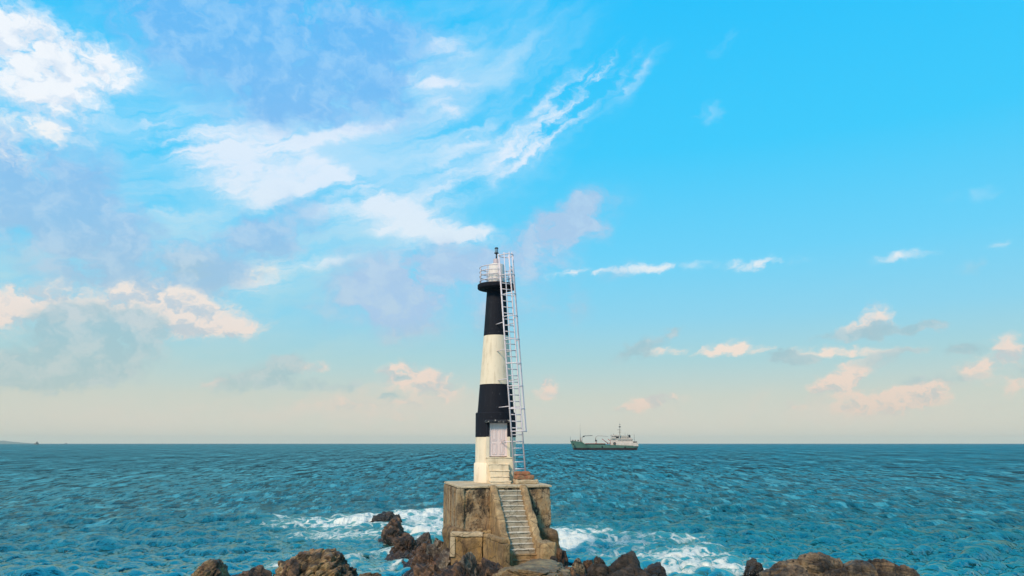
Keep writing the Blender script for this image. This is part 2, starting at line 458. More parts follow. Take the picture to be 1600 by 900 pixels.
# ---- materials
def new_mat(name):
    m = bpy.data.materials.new(name); m.use_nodes = True
    return m
class NT:
    def __init__(s, m):
        s.t = m.node_tree; s.N = s.t.nodes; s.L = s.t.links
        s.b = s.N['Principled BSDF']
    def nd(s, ty, **k):
        n = s.N.new(ty)
        for a, b in k.items(): setattr(n, a, b)
        return n
    def put(s, sock, v):
        if isinstance(v, bpy.types.NodeSocket): s.L.new(v, sock)
        else:
            if sock.type == 'RGBA' and len(v) == 3: v = tuple(v) + (1,)
            sock.default_value = v
    def noise(s, vec, scale, detail=5, rough=.6, dist=0.0):
        n = s.nd('ShaderNodeTexNoise'); s.put(n.inputs['Vector'], vec)
        n.inputs['Scale'].default_value = scale; n.inputs['Detail'].default_value = detail
        n.inputs['Roughness'].default_value = rough; n.inputs['Distortion'].default_value = dist
        return n.outputs[0]
    def scale(s, vec, x, y, z):
        n = s.nd('ShaderNodeVectorMath', operation='MULTIPLY'); s.put(n.inputs[0], vec); n.inputs[1].default_value = (x, y, z)
        return n.outputs[0]
    def math(s, op, a, b=None, c=None, clamp=False):
        n = s.nd('ShaderNodeMath', operation=op, use_clamp=clamp); s.put(n.inputs[0], a)
        if b is not None: s.put(n.inputs[1], b)
        if c is not None: s.put(n.inputs[2], c)
        return n.outputs[0]
    def mix(s, f, a, b, mode='MIX'):
        n = s.nd('ShaderNodeMix', data_type='RGBA', blend_type=mode)
        s.put(n.inputs[0], f); s.put(n.inputs[6], a); s.put(n.inputs[7], b)
        return n.outputs[2]
    def ss(s, x, lo, hi):
        n = s.nd('ShaderNodeMapRange', interpolation_type='SMOOTHSTEP'); s.put(n.inputs[0], x)
        n.inputs[1].default_value = lo; n.inputs[2].default_value = hi
        return n.outputs[0]
    def ramp(s, fac, stops):
        n = s.nd('ShaderNodeValToRGB'); e = n.color_ramp.elements
        while len(e) < len(stops): e.new(.5)
        for q, (p, c) in zip(e, stops): q.position = p; q.color = tuple(c) + (1,)
        s.put(n.inputs[0], fac)
        return n.outputs[0]
    def bump(s, h, strength=.5, dist=.05, normal=None):
        n = s.nd('ShaderNodeBump'); s.put(n.inputs['Height'], h)
        n.inputs['Strength'].default_value = strength; n.inputs['Distance'].default_value = dist
        if normal is not None: s.L.new(normal, n.inputs['Normal'])
        return n.outputs[0]
    def obj(s): return s.nd('ShaderNodeTexCoord').outputs['Object']
    def pos(s): return s.nd('ShaderNodeNewGeometry').outputs['Position']
    def z(s, vec):
        n = s.nd('ShaderNodeSeparateXYZ'); s.L.new(vec, n.inputs[0])
        return n.outputs

def paint(name, base, dirt=(.30, .22, .13), rough=.55, amount=.5, chips=None, streak=True, spec=.5, chip_at=.67):
    m = new_mat(name); t = NT(m); p = t.pos()
    big = t.noise(p, .9, 6, .65)
    st = t.noise(t.scale(p, 5, 5, .45), 1.0, 5, .6)
    fine = t.noise(p, 14, 4, .6)
    c = t.mix(t.math('MULTIPLY', t.ss(big, .42, .8), amount * .6), base, tuple(.72 * x for x in base))
    if streak: c = t.mix(t.math('MULTIPLY', t.ss(t.math('MULTIPLY_ADD', big, .4, t.math('MULTIPLY', st, .75)), .56, .82), amount), c, dirt)
    if chips: c = t.mix(t.ss(t.noise(p, 5.5, 7, .7), chip_at, chip_at + .05), c, chips)
    t.b.inputs['Specular IOR Level'].default_value = spec
    c = t.mix(t.math('MULTIPLY', fine, .22), c, tuple(.6 * x for x in base))
    t.put(t.b.inputs['Base Color'], c)
    t.put(t.b.inputs['Roughness'], t.math('MULTIPLY_ADD', fine, .25, rough - .1))
    t.L.new(t.bump(t.math('MULTIPLY_ADD', fine, .3, big), .35, .02), t.b.inputs['Normal'])
    return m

def plain(name, base, rough=.5, metal=0.0, var=.25, scale=3.0):
    m = new_mat(name); t = NT(m); p = t.obj()
    n = t.noise(p, scale, 5, .65)
    t.put(t.b.inputs['Base Color'], t.mix(t.ss(n, .3, .75), base, tuple((1 - var) * x for x in base)))
    t.b.inputs['Roughness'].default_value = rough; t.b.inputs['Metallic'].default_value = metal
    return m

def concrete(name, lightc, midc, darkc, streaks=1.0, bump=.8, ochre=(.30, .175, .06), och=.5, sc_=1.0):
    """weather-stained concrete: run-off streaks, algae, lime and rust blooms"""
    m = new_mat(name); t = NT(m); p = t.pos()
    wob = t.nd('ShaderNodeTexNoise'); t.put(wob.inputs['Vector'], p); wob.inputs['Scale'].default_value = 1.2; wob.inputs['Detail'].default_value = 4
    q = t.nd('ShaderNodeVectorMath', operation='MULTIPLY_ADD'); t.L.new(wob.outputs['Color'], q.inputs[0]); q.inputs[1].default_value = (.35, .35, .1); t.L.new(p, q.inputs[2])
    pw = q.outputs[0]
    big = t.noise(p, .8 * sc_, 6, .65)
    run = t.noise(t.scale(pw, 1.9, 1.9, .95), 1.0, 9, .76)
    run2 = t.noise(t.scale(pw, 4.5, 4.5, 1.6), 1.0, 6, .7)
    fine = t.noise(p, 9 * sc_, 7, .7)
    blot = t.noise(p, 2.6 * sc_, 8, .72)
    c = t.mix(t.ss(t.math('MULTIPLY_ADD', blot, .6, t.math('MULTIPLY', big, .4)), .40, .60), midc, lightc)
    c = t.mix(t.math('MULTIPLY', t.ss(t.noise(t.scale(p, 1, 1, .8), 1.6 * sc_, 6, .7), .47, .62), och), c, ochre)
    c = t.mix(t.math('MULTIPLY', t.ss(t.math('MULTIPLY_ADD', blot, .35, t.math('MULTIPLY', run, .75)), .505, .61), .9 * streaks, clamp=True), c, darkc)
    c = t.mix(t.math('MULTIPLY', t.math('MULTIPLY', t.ss(run2, .52, .64), t.ss(big, .42, .58)), .6 * streaks, clamp=True), c, tuple(1.25 * x for x in lightc))
    pour = t.nd('ShaderNodeTexWave', wave_type='BANDS', bands_direction='Z'); t.L.new(pw, pour.inputs['Vector']); pour.inputs['Scale'].default_value = .27; pour.inputs['Distortion'].default_value = 1.5; pour.inputs['Detail'].default_value = 3
    c = t.mix(t.math('MULTIPLY', t.math('SUBTRACT', 1.0, t.ss(pour.outputs['Fac'], .0, .03)), .22), c, darkc)
    c = t.mix(t.math('MULTIPLY', t.ss(fine, .56, .70), .8), c, darkc)
    vc = t.nd('ShaderNodeTexVoronoi', feature='DISTANCE_TO_EDGE'); t.L.new(pw, vc.inputs['Vector']); vc.inputs['Scale'].default_value = .9
    c = t.mix(t.math('MULTIPLY', t.math('SUBTRACT', 1.0, t.ss(vc.outputs['Distance'], .0, .022)), .75), c, tuple(.5 * x for x in darkc))
    grit = t.noise(p, 26, 3, .6)
    c = t.mix(t.math('MULTIPLY', t.ss(grit, .5, .7), .35), c, tuple(1.3 * x for x in lightc))
    t.put(t.b.inputs['Base Color'], c)
    t.b.inputs['Roughness'].default_value = .85
    h = t.math('ADD', t.math('MULTIPLY', fine, .5), t.math('ADD', t.math('MULTIPLY', run, .25 * streaks), blot))
    t.L.new(t.bump(h, bump, .09), t.b.inputs['Normal'])
    return m

def rock_mat(name, lightc, darkc, rust, wet_top=.7, scale=1.0, tilt=(0.5, .3, 1.0), pits=.0):
    m = new_mat(name); t = NT(m); p = t.pos()
    x, y, z = t.z(p)
    big = t.noise(p, .7 * scale, 6, .65)
    mid = t.noise(p, 2.4 * scale, 7, .7)
    fine = t.noise(p, 10 * scale, 6, .72)
    d = t.nd('ShaderNodeVectorMath', operation='DOT_PRODUCT'); t.L.new(p, d.inputs[0]); d.inputs[1].default_value = tilt
    lay = t.nd('ShaderNodeCombineXYZ')
    t.L.new(t.math('MULTIPLY', d.outputs['Value'], 9.0), lay.inputs[2])
    t.L.new(t.math('MULTIPLY', x, .7), lay.inputs[0]); t.L.new(t.math('MULTIPLY', y, .7), lay.inputs[1])
    bed = t.noise(lay.outputs[0], 1.0, 5, .65)
    c = t.mix(t.ss(t.math('MULTIPLY_ADD', mid, .55, t.math('MULTIPLY', big, .45)), .42, .62), darkc, lightc)
    c = t.mix(t.math('MULTIPLY', t.ss(t.noise(p, 1.3 * scale, 6, .7), .5, .7), .7), c, rust)
    c = t.mix(t.math('MULTIPLY', t.ss(bed, .45, .66), .7), c, tuple(.55 * k for k in darkc))
    c = t.mix(t.math('MULTIPLY', t.ss(fine, .54, .7), .75), c, tuple(.5 * k for k in darkc))
    if pits:
        vo = t.nd('ShaderNodeTexVoronoi'); t.L.new(p, vo.inputs['Vector']); vo.inputs['Scale'].default_value = 4.6; vo.inputs['Randomness'].default_value = 1.0
        hole = t.math('SUBTRACT', 1.0, t.ss(t.math('MULTIPLY_ADD', fine, .25, vo.outputs['Distance']), .2, .4))
        hole = t.math('MULTIPLY', hole, t.ss(big, .4, .62))
        c = t.mix(hole, c, tuple(.45 * k for k in darkc))
    # wet and weed-covered where the swell washes it
    wet = t.math('SUBTRACT', 1.0, t.ss(t.math('MULTIPLY_ADD', mid, -.9, z), wet_top - .75, wet_top), clamp=True)
    c = t.mix(t.math('MULTIPLY', wet, .7), c, (.016, .012, .010))
    t.put(t.b.inputs['Base Color'], c)
    t.put(t.b.inputs['Roughness'], t.math('MULTIPLY_ADD', wet, -.35, t.math('MULTIPLY_ADD', mid, -.6, .82)))
    h = t.math('ADD', t.math('MULTIPLY', fine, .45), t.math('ADD', mid, t.math('MULTIPLY', bed, .8)))
    if pits: h = t.math('MULTIPLY_ADD', hole, -.8, h)
    t.L.new(t.bump(h, 1.0, .16), t.b.inputs['Normal'])
    return m

M = {}
M['white'] = paint('white_paint', (.86, .705, .52), dirt=(.44, .31, .18), amount=.65, chips=(.36, .27, .18), chip_at=.64)
M['white_top'] = paint('pale_paint', (.74, .66, .60), dirt=(.45, .36, .30), amount=.4)
M['pink'] = paint('pink_grey_paint', (.50, .40, .42), dirt=(.35, .27, .26), amount=.4)
M['black'] = paint('black_paint', (.010, .011, .018), dirt=(.030, .030, .036), rough=.75, amount=.4, chips=(.06, .06, .07), spec=.22, chip_at=.62)
M['chipped'] = paint('chipped_black_paint', (.012, .012, .018), dirt=(.45, .42, .38), rough=.6, amount=.9, chips=(.55, .50, .44), streak=False, chip_at=.54)
M['rail'] = paint('lilac_white_metal', (.74, .64, .66), dirt=(.36, .24, .18), amount=.4)
M['door'] = paint('faded_pink_paint', (.84, .67, .64), dirt=(.55, .40, .36), amount=.4)
M['step_white'] = paint('worn_white_step', (.82, .66, .46), dirt=(.30, .22, .13), amount=.75, chips=(.22, .17, .12))
M['dark_metal'] = plain('dark_metal', (.05, .05, .06), .45, .4)
M['lens'] = plain('lamp_lens', (.20, .30, .38), .12)
M['concrete'] = concrete('stained_concrete', (.46, .325, .19), (.19, .108, .053), (.024, .015, .010), 1.15, ochre=(.40, .205, .06))
M['ribbed'] = concrete('stained_ribbed_concrete', (.48, .35, .21), (.27, .168, .088), (.060, .036, .020), .9, ochre=(.40, .205, .06))
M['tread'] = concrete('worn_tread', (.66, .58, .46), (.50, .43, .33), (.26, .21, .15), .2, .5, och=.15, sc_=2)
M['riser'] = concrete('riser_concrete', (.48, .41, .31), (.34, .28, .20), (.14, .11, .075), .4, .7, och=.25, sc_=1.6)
M['pale_concrete'] = concrete('pale_concrete', (.62, .475, .31), (.46, .335, .20), (.20, .14, .085), .25, .6, och=.3)
M['stair'] = concrete('grey_step_concrete', (.50, .44, .36), (.33, .28, .22), (.12, .10, .075), .35, .6, och=.25, sc_=1.6)
M['cheek'] = concrete('ochre_concrete', (.52, .345, .17), (.31, .175, .075), (.055, .031, .017), .55, .9, och=.7)
M['lowwall'] = concrete('brown_wall_concrete', (.40, .25, .11), (.20, .112, .048), (.036, .021, .011), .6, .8, ochre=(.36, .20, .05), och=.75)
M['foot'] = concrete('eroded_footing', (.30, .175, .075), (.14, .080, .037), (.020, .012, .008), .7, 1.0, ochre=(.32, .18, .045), och=.6)
M['rust_block'] = concrete('rust_stained_block', (.42, .25, .13), (.28, .13, .07), (.08, .05, .035), .3, .8, ochre=(.36, .10, .04), och=.8, sc_=2)
ROCK = [rock_mat('dark_brown_rock', (.25, .122, .052), (.018, .010, .006), (.20, .085, .044), .45, 1.0, (.55, .2, .8)),
        rock_mat('tan_layered_rock', (.46, .28, .115), (.050, .028, .014), (.31, .14, .062), .5, .9, (-.6, .2, .8)),
        rock_mat('pitted_brown_rock', (.33, .205, .10), (.034, .021, .013), (.20, .105, .050), .45, .8, (.2, .2, 1.0), pits=1.0),
        rock_mat('grey_banded_rock', (.36, .275, .19), (.040, .026, .017), (.14, .075, .045), .5, 1.2, (.8, .2, .7)),
        rock_mat('black_rock', (.095, .058, .034), (.013, .009, .006), (.085, .046, .028), .7, 1.0, (.3, .3, 1.0)),
        rock_mat('ochre_ramp_rock', (.44, .29, .13), (.17, .105, .05), (.30, .165, .06), .3, 1.0, (.1, .4, .9))]

# ------------------------------------------------------------------ layout
def at(u, v, Y):
    """the point at distance Y (out to sea) that the photograph shows at pixel u, v"""
    k = TILT + math.atan((450 - v) / F)
    Z = Y * math.tan(k)
    d = Y * math.cos(TILT) + Z * math.sin(TILT)
    return Vector(((u - 800) / F * d, Y, H + Z))
def on_sea(u, v, z=0.0):
    k = TILT + math.atan((450 - v) / F)
    return at(u, v, (z - H) / math.tan(k))

PL_TOP = H - 2.23                          # top of the plinth
PL_ROT = math.radians(13.0)
E1 = Vector((math.cos(PL_ROT), math.sin(PL_ROT), 0)); E2 = Vector((-math.sin(PL_ROT), math.cos(PL_ROT), 0))
PL_O = Vector((-2.84, 40.95, 0))            # front left corner of the plinth

# ------------------------------------------------------------------ the sea
def ocean_tile(N, Lm, wind, wdir, seed, lmin, slope=3.2):
    rng = np.random.RandomState(seed)
    k1 = 2 * np.pi * np.fft.fftfreq(N, Lm / N)
    kx, ky = np.meshgrid(k1, k1, indexing='ij'); k = np.hypot(kx, ky); k[0, 0] = 1
    Lw = wind * wind / 9.81
    cosw = (kx * wdir[0] + ky * wdir[1]) / k
    ph = np.exp(-1 / (k * Lw) ** 2) / k ** slope * (0.05 + cosw ** 4) * np.exp(-(k * lmin / 6.28) ** 2)
    ph[0, 0] = 0
    h = np.sqrt(ph) * (rng.randn(N, N) + 1j * rng.randn(N, N))
    return kx, ky, k, h, Lm, N
def tile_fields(T, cut):
    kx, ky, k, h, Lm, N = T
    g = h * np.exp(-(k * cut / 6.28) ** 2)
    z = np.fft.ifft2(g).real; dx = np.fft.ifft2(-1j * kx / k * g).real; dy = np.fft.ifft2(-1j * ky / k * g).real
    return z, dx, dy
def sample(A, x, y, Lm):
    N = A.shape[0]
    fx = (x / Lm * N) % N; fy = (y / Lm * N) % N
    i = np.floor(fx).astype(int) % N; j = np.floor(fy).astype(int) % N; tx = fx - np.floor(fx); ty = fy - np.floor(fy)
    i1 = (i + 1) % N; j1 = (j + 1) % N
    return (A[i, j] * (1 - tx) + A[i1, j] * tx) * (1 - ty) + (A[i, j1] * (1 - tx) + A[i1, j1] * tx) * ty

# white water: (u, v on the photograph's sea, half width m, half depth m, strength)
FOAM = [(600, 812, 5.5, 6.5, 1.0), (555, 818, 7.5, 5.0, .9), (670, 805, 5.0, 6.0, .95), (660, 835, 3.5, 6.0, .9), (515, 822, 8, 5, .68), (690, 820, 4, 8, .8),
        (500, 812, 7.0, 2.2, .45), (620, 860, 4.0, 5.0, .55), (560, 850, 6.0, 5.0, .36), (640, 888, 1.4, 2.2, .85), (590, 880, 3.0, 3.0, .32), (540, 880, 1.6, 5.0, .6), (425, 888, 1.2, 3.0, .6),
        (455, 824, 1.6, 1.8, 1.0), (420, 812, 3.0, 1.2, .75), (395, 812, 2.0, 1.0, .6), (480, 838, 5.0, 3.0, .35), (450, 850, 7.0, 3.0, .3), (330, 868, 8.0, 3.0, .25),
        (888, 845, 2.6, 7.0, .95), (915, 838, 4.5, 5.0, .68), (955, 846, 5.5, 4.0, .58), (1020, 838, 5.0, 2.6, .60), (1060, 840, 3.0, 2.5, .6), (900, 825, 5, 3.5, .5),
        (1080, 866, 3.5, 2.5, .85), (1040, 875, 3.5, 3.0, .85), (1090, 886, 3.0, 2.2, .8), (1130, 895, 3.5, 2.0, .85), (1060, 896, 2.5, 2.0, .8), (1000, 868, 3.5, 4.0, .65),
        (1172, 893, 2.0, 1.6, .85), (1110, 855, 1.2, .8, .7), (1210, 882, 2.0, 1.2, .55), (1150, 875, 4.0, 3.0, .5), (1400, 850, 1.5, .7, .4), (1440, 895, 2.5, 2.0, .35), (950, 870, 2.5, 4.5, .62), (1000, 858, 6, 2, .5), (470, 868, 5, 2.0, .42), (560, 838, 8, 4, .6), (600, 895, 3, 2, .45), (400, 860, 6, 1.5, .33)]

def foam_at(x, y):
    f = np.zeros_like(x)
    for (u, v, a, b, s) in FOAM:
        c = on_sea(u, v)
        d2 = ((x - c.x) / a) ** 2 + ((y - c.y) / b) ** 2
        f = np.maximum(f, s * np.exp(-d2 * .9))
    return f

def build_sea():
    pmax, pmin, step = H * F / 27.0, 2.2, 0.62
    p = np.arange(pmax, pmin, -step)
    r = np.concatenate([[1.0, 6, 12, 18, 23], H * F / p, [4500, 5500, 7000, 9500, 14000, 22000, 30000, 40000]])
    fine = np.radians(np.linspace(-41, 41, 1320))
    rest = np.radians(np.linspace(41, 319, 90))[1:-1]
    th = np.concatenate([fine, rest])
    nr, nt = len(r), len(th)
    Rr, Th = np.meshgrid(r, th, indexing='ij')
    x0 = (Rr * np.sin(Th)).ravel(); y0 = (Rr * np.cos(Th)).ravel()
    rr = Rr.ravel()
    dr = np.gradient(r)
    wl = np.repeat(np.maximum(dr * 1.7, .1), nt)               # shortest wave the sheet can carry here
    isfine = np.tile(np.concatenate([np.ones(len(fine)), np.zeros(len(rest))]), nr)
    wl = np.where(isfine > .5, wl, np.maximum(wl, rr * .12))
    X = x0.copy(); Y = y0.copy(); Z = np.zeros_like(x0)
    tiles = [(ocean_tile(512, 73.0, 3.1, (.35, -.94), 3, .30), .13, 0.0), (ocean_tile(512, 29.0, 1.9, (-.25, -.97), 8, .14, 2.95), .105, .5), (ocean_tile(256, 331.0, 7.0, (.1, -1), 5, 6.0), .12, -.3)]
    cuts = [.1, .3, .8, 1.8, 4, 9, 20, 60]
    lvl = np.interp(np.log(wl), np.log(cuts), np.arange(len(cuts)))
    for (T, amp, rot) in tiles:
        z0, _, _ = tile_fields(T, 0.0); norm = amp / z0.std()
        c, s = math.cos(rot), math.sin(rot)
        xr = c * x0 + s * y0; yr = -s * x0 + c * y0
        for q, cut in enumerate(cuts[:-1]):
            w = np.clip(1 - np.abs(lvl - q), 0, 1)
            k = np.nonzero(w > 0)[0]
            if len(k) == 0: continue
            fz, fx, fy = tile_fields(T, cut)
            Z[k] += w[k] * norm * sample(fz, xr[k], yr[k], T[4])
            dx = norm * sample(fx, xr[k], yr[k], T[4]); dy = norm * sample(fy, xr[k], yr[k], T[4])
            X[k] += w[k] * 1.2 * (c * dx - s * dy); Y[k] += w[k] * 1.2 * (s * dx + c * dy)
    near = rr < 220
    foam = np.zeros_like(X)
    k = np.nonzero(near)[0]
    foam[k] = foam_at(x0[k], y0[k])
    P3 = np.stack([x0[k] * .55, y0[k] * .55, np.zeros(len(k))], 1)
    Z[k] += foam[k] * (.10 + .28 * fbm(P3, 91, 4, .55)) * np.exp(-np.maximum(rr[k] - 120, 0) / 40)
    # the small breaker and the surge thrown up by the outer rocks
    for (u, v, a, b, hgt) in ((455, 826, 2.2, 1.6, .55), (408, 814, 4.0, 1.2, .40), (590, 818, 3.0, 1.8, .75), (640, 889, 1.3, 1.0, .35), (885, 842, 2.0, 3.0, .45), (660, 845, 1.6, 2.0, .5), (1130, 893, 2.5, 1.0, .3)):
        c = on_sea(u, v); Z[k] += hgt * np.exp(-((x0[k] - c.x) / a) ** 2 - ((y0[k] - c.y) / b) ** 2)
    me = bpy.data.meshes.new('sea')
    nv = nr * nt
    me.vertices.add(nv)
    me.vertices.foreach_set('co', np.stack([X, Y, Z], 1).astype(np.float32).ravel())
    ii, jj = np.meshgrid(np.arange(nr - 1), np.arange(nt), indexing='ij')
    j2 = (jj + 1) % nt
    q = np.stack([ii * nt + jj, ii * nt + j2, (ii + 1) * nt + j2, (ii + 1) * nt + jj], -1).reshape(-1, 4)[:, ::-1]
    nf = len(q)
    me.loops.add(nf * 4); me.loops.foreach_set('vertex_index', q.astype(np.int32).ravel())
    me.polygons.add(nf); me.polygons.foreach_set('loop_start', np.arange(0, nf * 4, 4, dtype=np.int32))
    me.polygons.foreach_set('use_smooth', np.ones(nf, dtype=bool))
    me.update()
    at_ = me.attributes.new('foam', 'FLOAT', 'POINT'); at_.data.foreach_set('value', foam.astype(np.float32))
    far = np.clip(np.log(np.maximum(wl, .1) / .25) / math.log(30), 0, 1)
    rg_ = np.clip(np.log(np.maximum(rr, 1) / 45.0) / math.log(2000 / 45.0), 0, 1)
    at_ = me.attributes.new('range', 'FLOAT', 'POINT'); at_.data.foreach_set('value', rg_.astype(np.float32))
    at_ = me.attributes.new('far', 'FLOAT', 'POINT'); at_.data.foreach_set('value', far.astype(np.float32))
    m = new_mat('sea_water'); t = NT(m); p = t.pos()
    def attr(n):
        a = t.nd('ShaderNodeAttribute', attribute_name=n); return a.outputs['Fac']
    fo, fr = attr('foam'), attr('far')
    rg = attr('range')
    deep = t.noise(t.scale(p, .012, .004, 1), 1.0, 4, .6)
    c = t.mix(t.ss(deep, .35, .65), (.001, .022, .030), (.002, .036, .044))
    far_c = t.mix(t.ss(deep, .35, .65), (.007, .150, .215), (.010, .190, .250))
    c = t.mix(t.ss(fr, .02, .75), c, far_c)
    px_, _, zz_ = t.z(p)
    c = t.mix(t.math('MULTIPLY', t.ss(t.math('MULTIPLY', px_, -1.0), 5.0, 80.0), .55), c, (.085, .20, .20))   # sky glare on the left, painted in as a paler water colour
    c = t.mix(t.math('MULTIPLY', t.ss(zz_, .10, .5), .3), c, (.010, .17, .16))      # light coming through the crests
    # shading and glints painted into the colour, for waves too far off to model
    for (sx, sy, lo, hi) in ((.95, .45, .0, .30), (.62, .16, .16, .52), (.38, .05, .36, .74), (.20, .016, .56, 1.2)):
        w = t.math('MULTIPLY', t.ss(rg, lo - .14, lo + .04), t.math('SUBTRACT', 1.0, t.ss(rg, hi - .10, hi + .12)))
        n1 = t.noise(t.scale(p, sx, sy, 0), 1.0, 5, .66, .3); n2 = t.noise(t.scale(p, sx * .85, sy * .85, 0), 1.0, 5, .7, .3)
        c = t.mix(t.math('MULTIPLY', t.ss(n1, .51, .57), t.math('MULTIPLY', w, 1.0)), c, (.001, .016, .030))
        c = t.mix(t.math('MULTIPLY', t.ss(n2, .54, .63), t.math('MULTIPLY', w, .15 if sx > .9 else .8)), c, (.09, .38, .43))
    c = t.mix(t.ss(fo, .10, .8), c, (.075, .30, .29))              # water full of air
    # foam lace
    wv = t.nd('ShaderNodeTexNoise'); t.L.new(p, wv.inputs['Vector']); wv.inputs['Scale'].default_value = .9; wv.inputs['Detail'].default_value = 5
    q_ = t.nd('ShaderNodeVectorMath', operation='MULTIPLY_ADD'); t.L.new(wv.outputs['Color'], q_.inputs[0]); q_.inputs[1].default_value = (1.6, 1.6, 0); t.L.new(p, q_.inputs[2])
    pw = t.scale(q_.outputs[0], 1, .75, 0)
    vo = t.nd('ShaderNodeTexVoronoi', feature='DISTANCE_TO_EDGE'); t.L.new(pw, vo.inputs['Vector']); vo.inputs['Scale'].default_value = .85
    lace = t.math('SUBTRACT', 1.0, t.ss(vo.outputs['Distance'], 0.0, .30))
    fn = t.noise(pw, 1.5, 8, .68); fn2 = t.noise(pw, 5.0, 6, .7)
    pat = t.math('ADD', t.math('MULTIPLY', lace, .34), t.math('ADD', t.math('MULTIPLY', fn, .75), t.math('MULTIPLY', fn2, .35)))
    white = t.ss(t.math('ADD', pat, t.math('MULTIPLY', fo, .80)), 1.13, 1.40)
    white = t.math('MULTIPLY', white, t.ss(fo, .08, .35))
    c = t.mix(white, c, (.80, .77, .69))
    def crest(n): return t.math('SUBTRACT', 1.0, t.math('ABSOLUTE', t.math('MULTIPLY_ADD', n, 2.0, -1.0)))   # pointed ripples
    rip = crest(t.noise(t.scale(p, .8, 1.7, 0), 2.2, 4, .6))
    chop = crest(t.noise(t.scale(p, .55, 1.0, 0), .95, 5, .62))
    swell = t.noise(t.scale(p, .10, .26, 0), 1.0, 4, .6)
    hh = t.math('ADD', t.math('ADD', t.math('MULTIPLY', rip, .016), t.math('MULTIPLY', chop, .08)), t.math('MULTIPLY', fr, t.math('ADD', t.math('MULTIPLY', chop, .45), t.math('MULTIPLY', swell, 2.6))))
    rows1 = t.noise(t.scale(p, .50, .16, 0), 1.0, 4, .6); rows2 = t.noise(t.scale(p, .17, .040, 0), 1.0, 4, .6)
    hh = t.math('ADD', hh, t.math('MULTIPLY', fr, t.math('ADD', t.math('MULTIPLY', rows1, 3.5), t.math('MULTIPLY', rows2, 14.0))))
    hh = t.math('ADD', hh, t.math('MULTIPLY', t.math('MULTIPLY', white, fn2), .15))
    b = t.nd('ShaderNodeBump'); t.L.new(hh, b.inputs['Height']); b.inputs['Strength'].default_value = 1.0; b.inputs['Distance'].default_value = 1.0
    # body colour under a reflecting skin; far out the wave faces turned to the eye hide the grazing ones, which caps the mirror
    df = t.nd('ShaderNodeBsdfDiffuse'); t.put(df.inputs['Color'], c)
    upv = t.nd('ShaderNodeCombineXYZ'); upv.inputs[2].default_value = 1.0; 
    nmx = t.nd('ShaderNodeMix', data_type='VECTOR'); t.L.new(white, nmx.inputs[0]); t.L.new(upv.outputs[0], nmx.inputs[4]); t.L.new(b.outputs[0], nmx.inputs[5])
    t.L.new(nmx.outputs[1], df.inputs['Normal'])   # light comes back out of the depth, not off the skin
    gl = t.nd('ShaderNodeBsdfGlossy'); gl.inputs['Color'].default_value = (.52, .70, .60, 1); t.L.new(b.outputs[0], gl.inputs['Normal'])
    t.put(gl.inputs['Roughness'], t.math('MULTIPLY_ADD', fr, .16, .035))
    fz = t.nd('ShaderNodeFresnel'); fz.inputs['IOR'].default_value = 1.333; t.L.new(b.outputs[0], fz.inputs['Normal'])
    fac = t.math('MINIMUM', fz.outputs[0], t.math('MULTIPLY_ADD', t.math('POWER', fr, .6), -.64, .78))
    fac = t.math('MULTIPLY', fac, t.math('MULTIPLY_ADD', white, -.85, 1.0))
    mx = t.nd('ShaderNodeMixShader'); t.L.new(fac, mx.inputs[0]); t.L.new(df.outputs[0], mx.inputs[1]); t.L.new(gl.outputs[0], mx.inputs[2])
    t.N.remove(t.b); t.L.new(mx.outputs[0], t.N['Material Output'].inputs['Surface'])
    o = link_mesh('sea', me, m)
    tag(o, kind='structure')
    return o
build_sea()

# ------------------------------------------------------------------ weathered blocks
def block(x0, x1, y0, y1, z0, z1, res=.12, rnd=.05, amp=.03, freq=1.6, seed=1, shape=None, chip=0.0):
    """a box as a fine skin with worn edges and an uneven face"""
    lo = np.array([x0, y0, z0], float); hi = np.array([x1, y1, z1], float); c = (lo + hi) / 2; hd = (hi - lo) / 2
    n = np.maximum(1, np.ceil((hi - lo) / res).astype(int))
    V, Fs = [], []
    for ax in range(3):
        a, b = [(1, 2), (2, 0), (0, 1)][ax]
        for s in (-1, 1):
            ga = np.linspace(-1, 1, n[a] + 1); gb = np.linspace(-1, 1, n[b] + 1)
            A, B = np.meshgrid(ga, gb, indexing='ij')
            q = np.zeros(A.shape + (3,)); q[..., a] = A; q[..., b] = B; q[..., ax] = s
            base = sum(len(k) for k in V); V.append(q.reshape(-1, 3))
            i, j = np.meshgrid(np.arange(n[a]), np.arange(n[b]), indexing='ij'); w = n[b] + 1
            f = np.stack([i * w + j, (i + 1) * w + j, (i + 1) * w + j + 1, i * w + j + 1], -1).reshape(-1, 4)
            Fs.append((f if s > 0 else f[:, ::-1]) + base)
    q = np.concatenate(V); Fs = np.concatenate(Fs)
    p = q * hd; r = min(rnd, hd.min() * .9)
    inner = np.clip(p, -(hd - r), hd - r); d = p - inner; ln = np.linalg.norm(d, axis=1)
    k = ln > 1e-9
    p[k] = inner[k] + d[k] / ln[k][:, None] * r
    edge = (np.abs(q) > .999).sum(1) + 0.0
    p = p + c
    if shape is not None: p = shape(p)
    f3 = np.stack([fbm(p * freq, seed + 31 * a, 5, .55) for a in range(3)], 1)
    p = p + amp * f3
    if chip:
        near = np.clip(1 - np.min(np.sort(hd - np.abs(q * hd), axis=1)[:, 1:2], axis=1) / .25, 0, 1)
        bite = np.clip(fbm(p * 2.6, seed + 7, 4, .6) - .12, 0, 1) * near
        p = p - (q / np.maximum(np.linalg.norm(q, axis=1), 1e-6)[:, None]) * (bite * chip)[:, None]
    return p, Fs
def add_block(name, mat, parent, *a, **k):
    p, f = block(*a, **k)
    # weld the seams so that the shading runs on
    key = np.round(p, 4); u, inv = np.unique(key, axis=0, return_inverse=True)
    me = mesh_of(name, u, inv.ravel()[f], True)
    return sharp(link_mesh(name, me, mat, parent), 55)

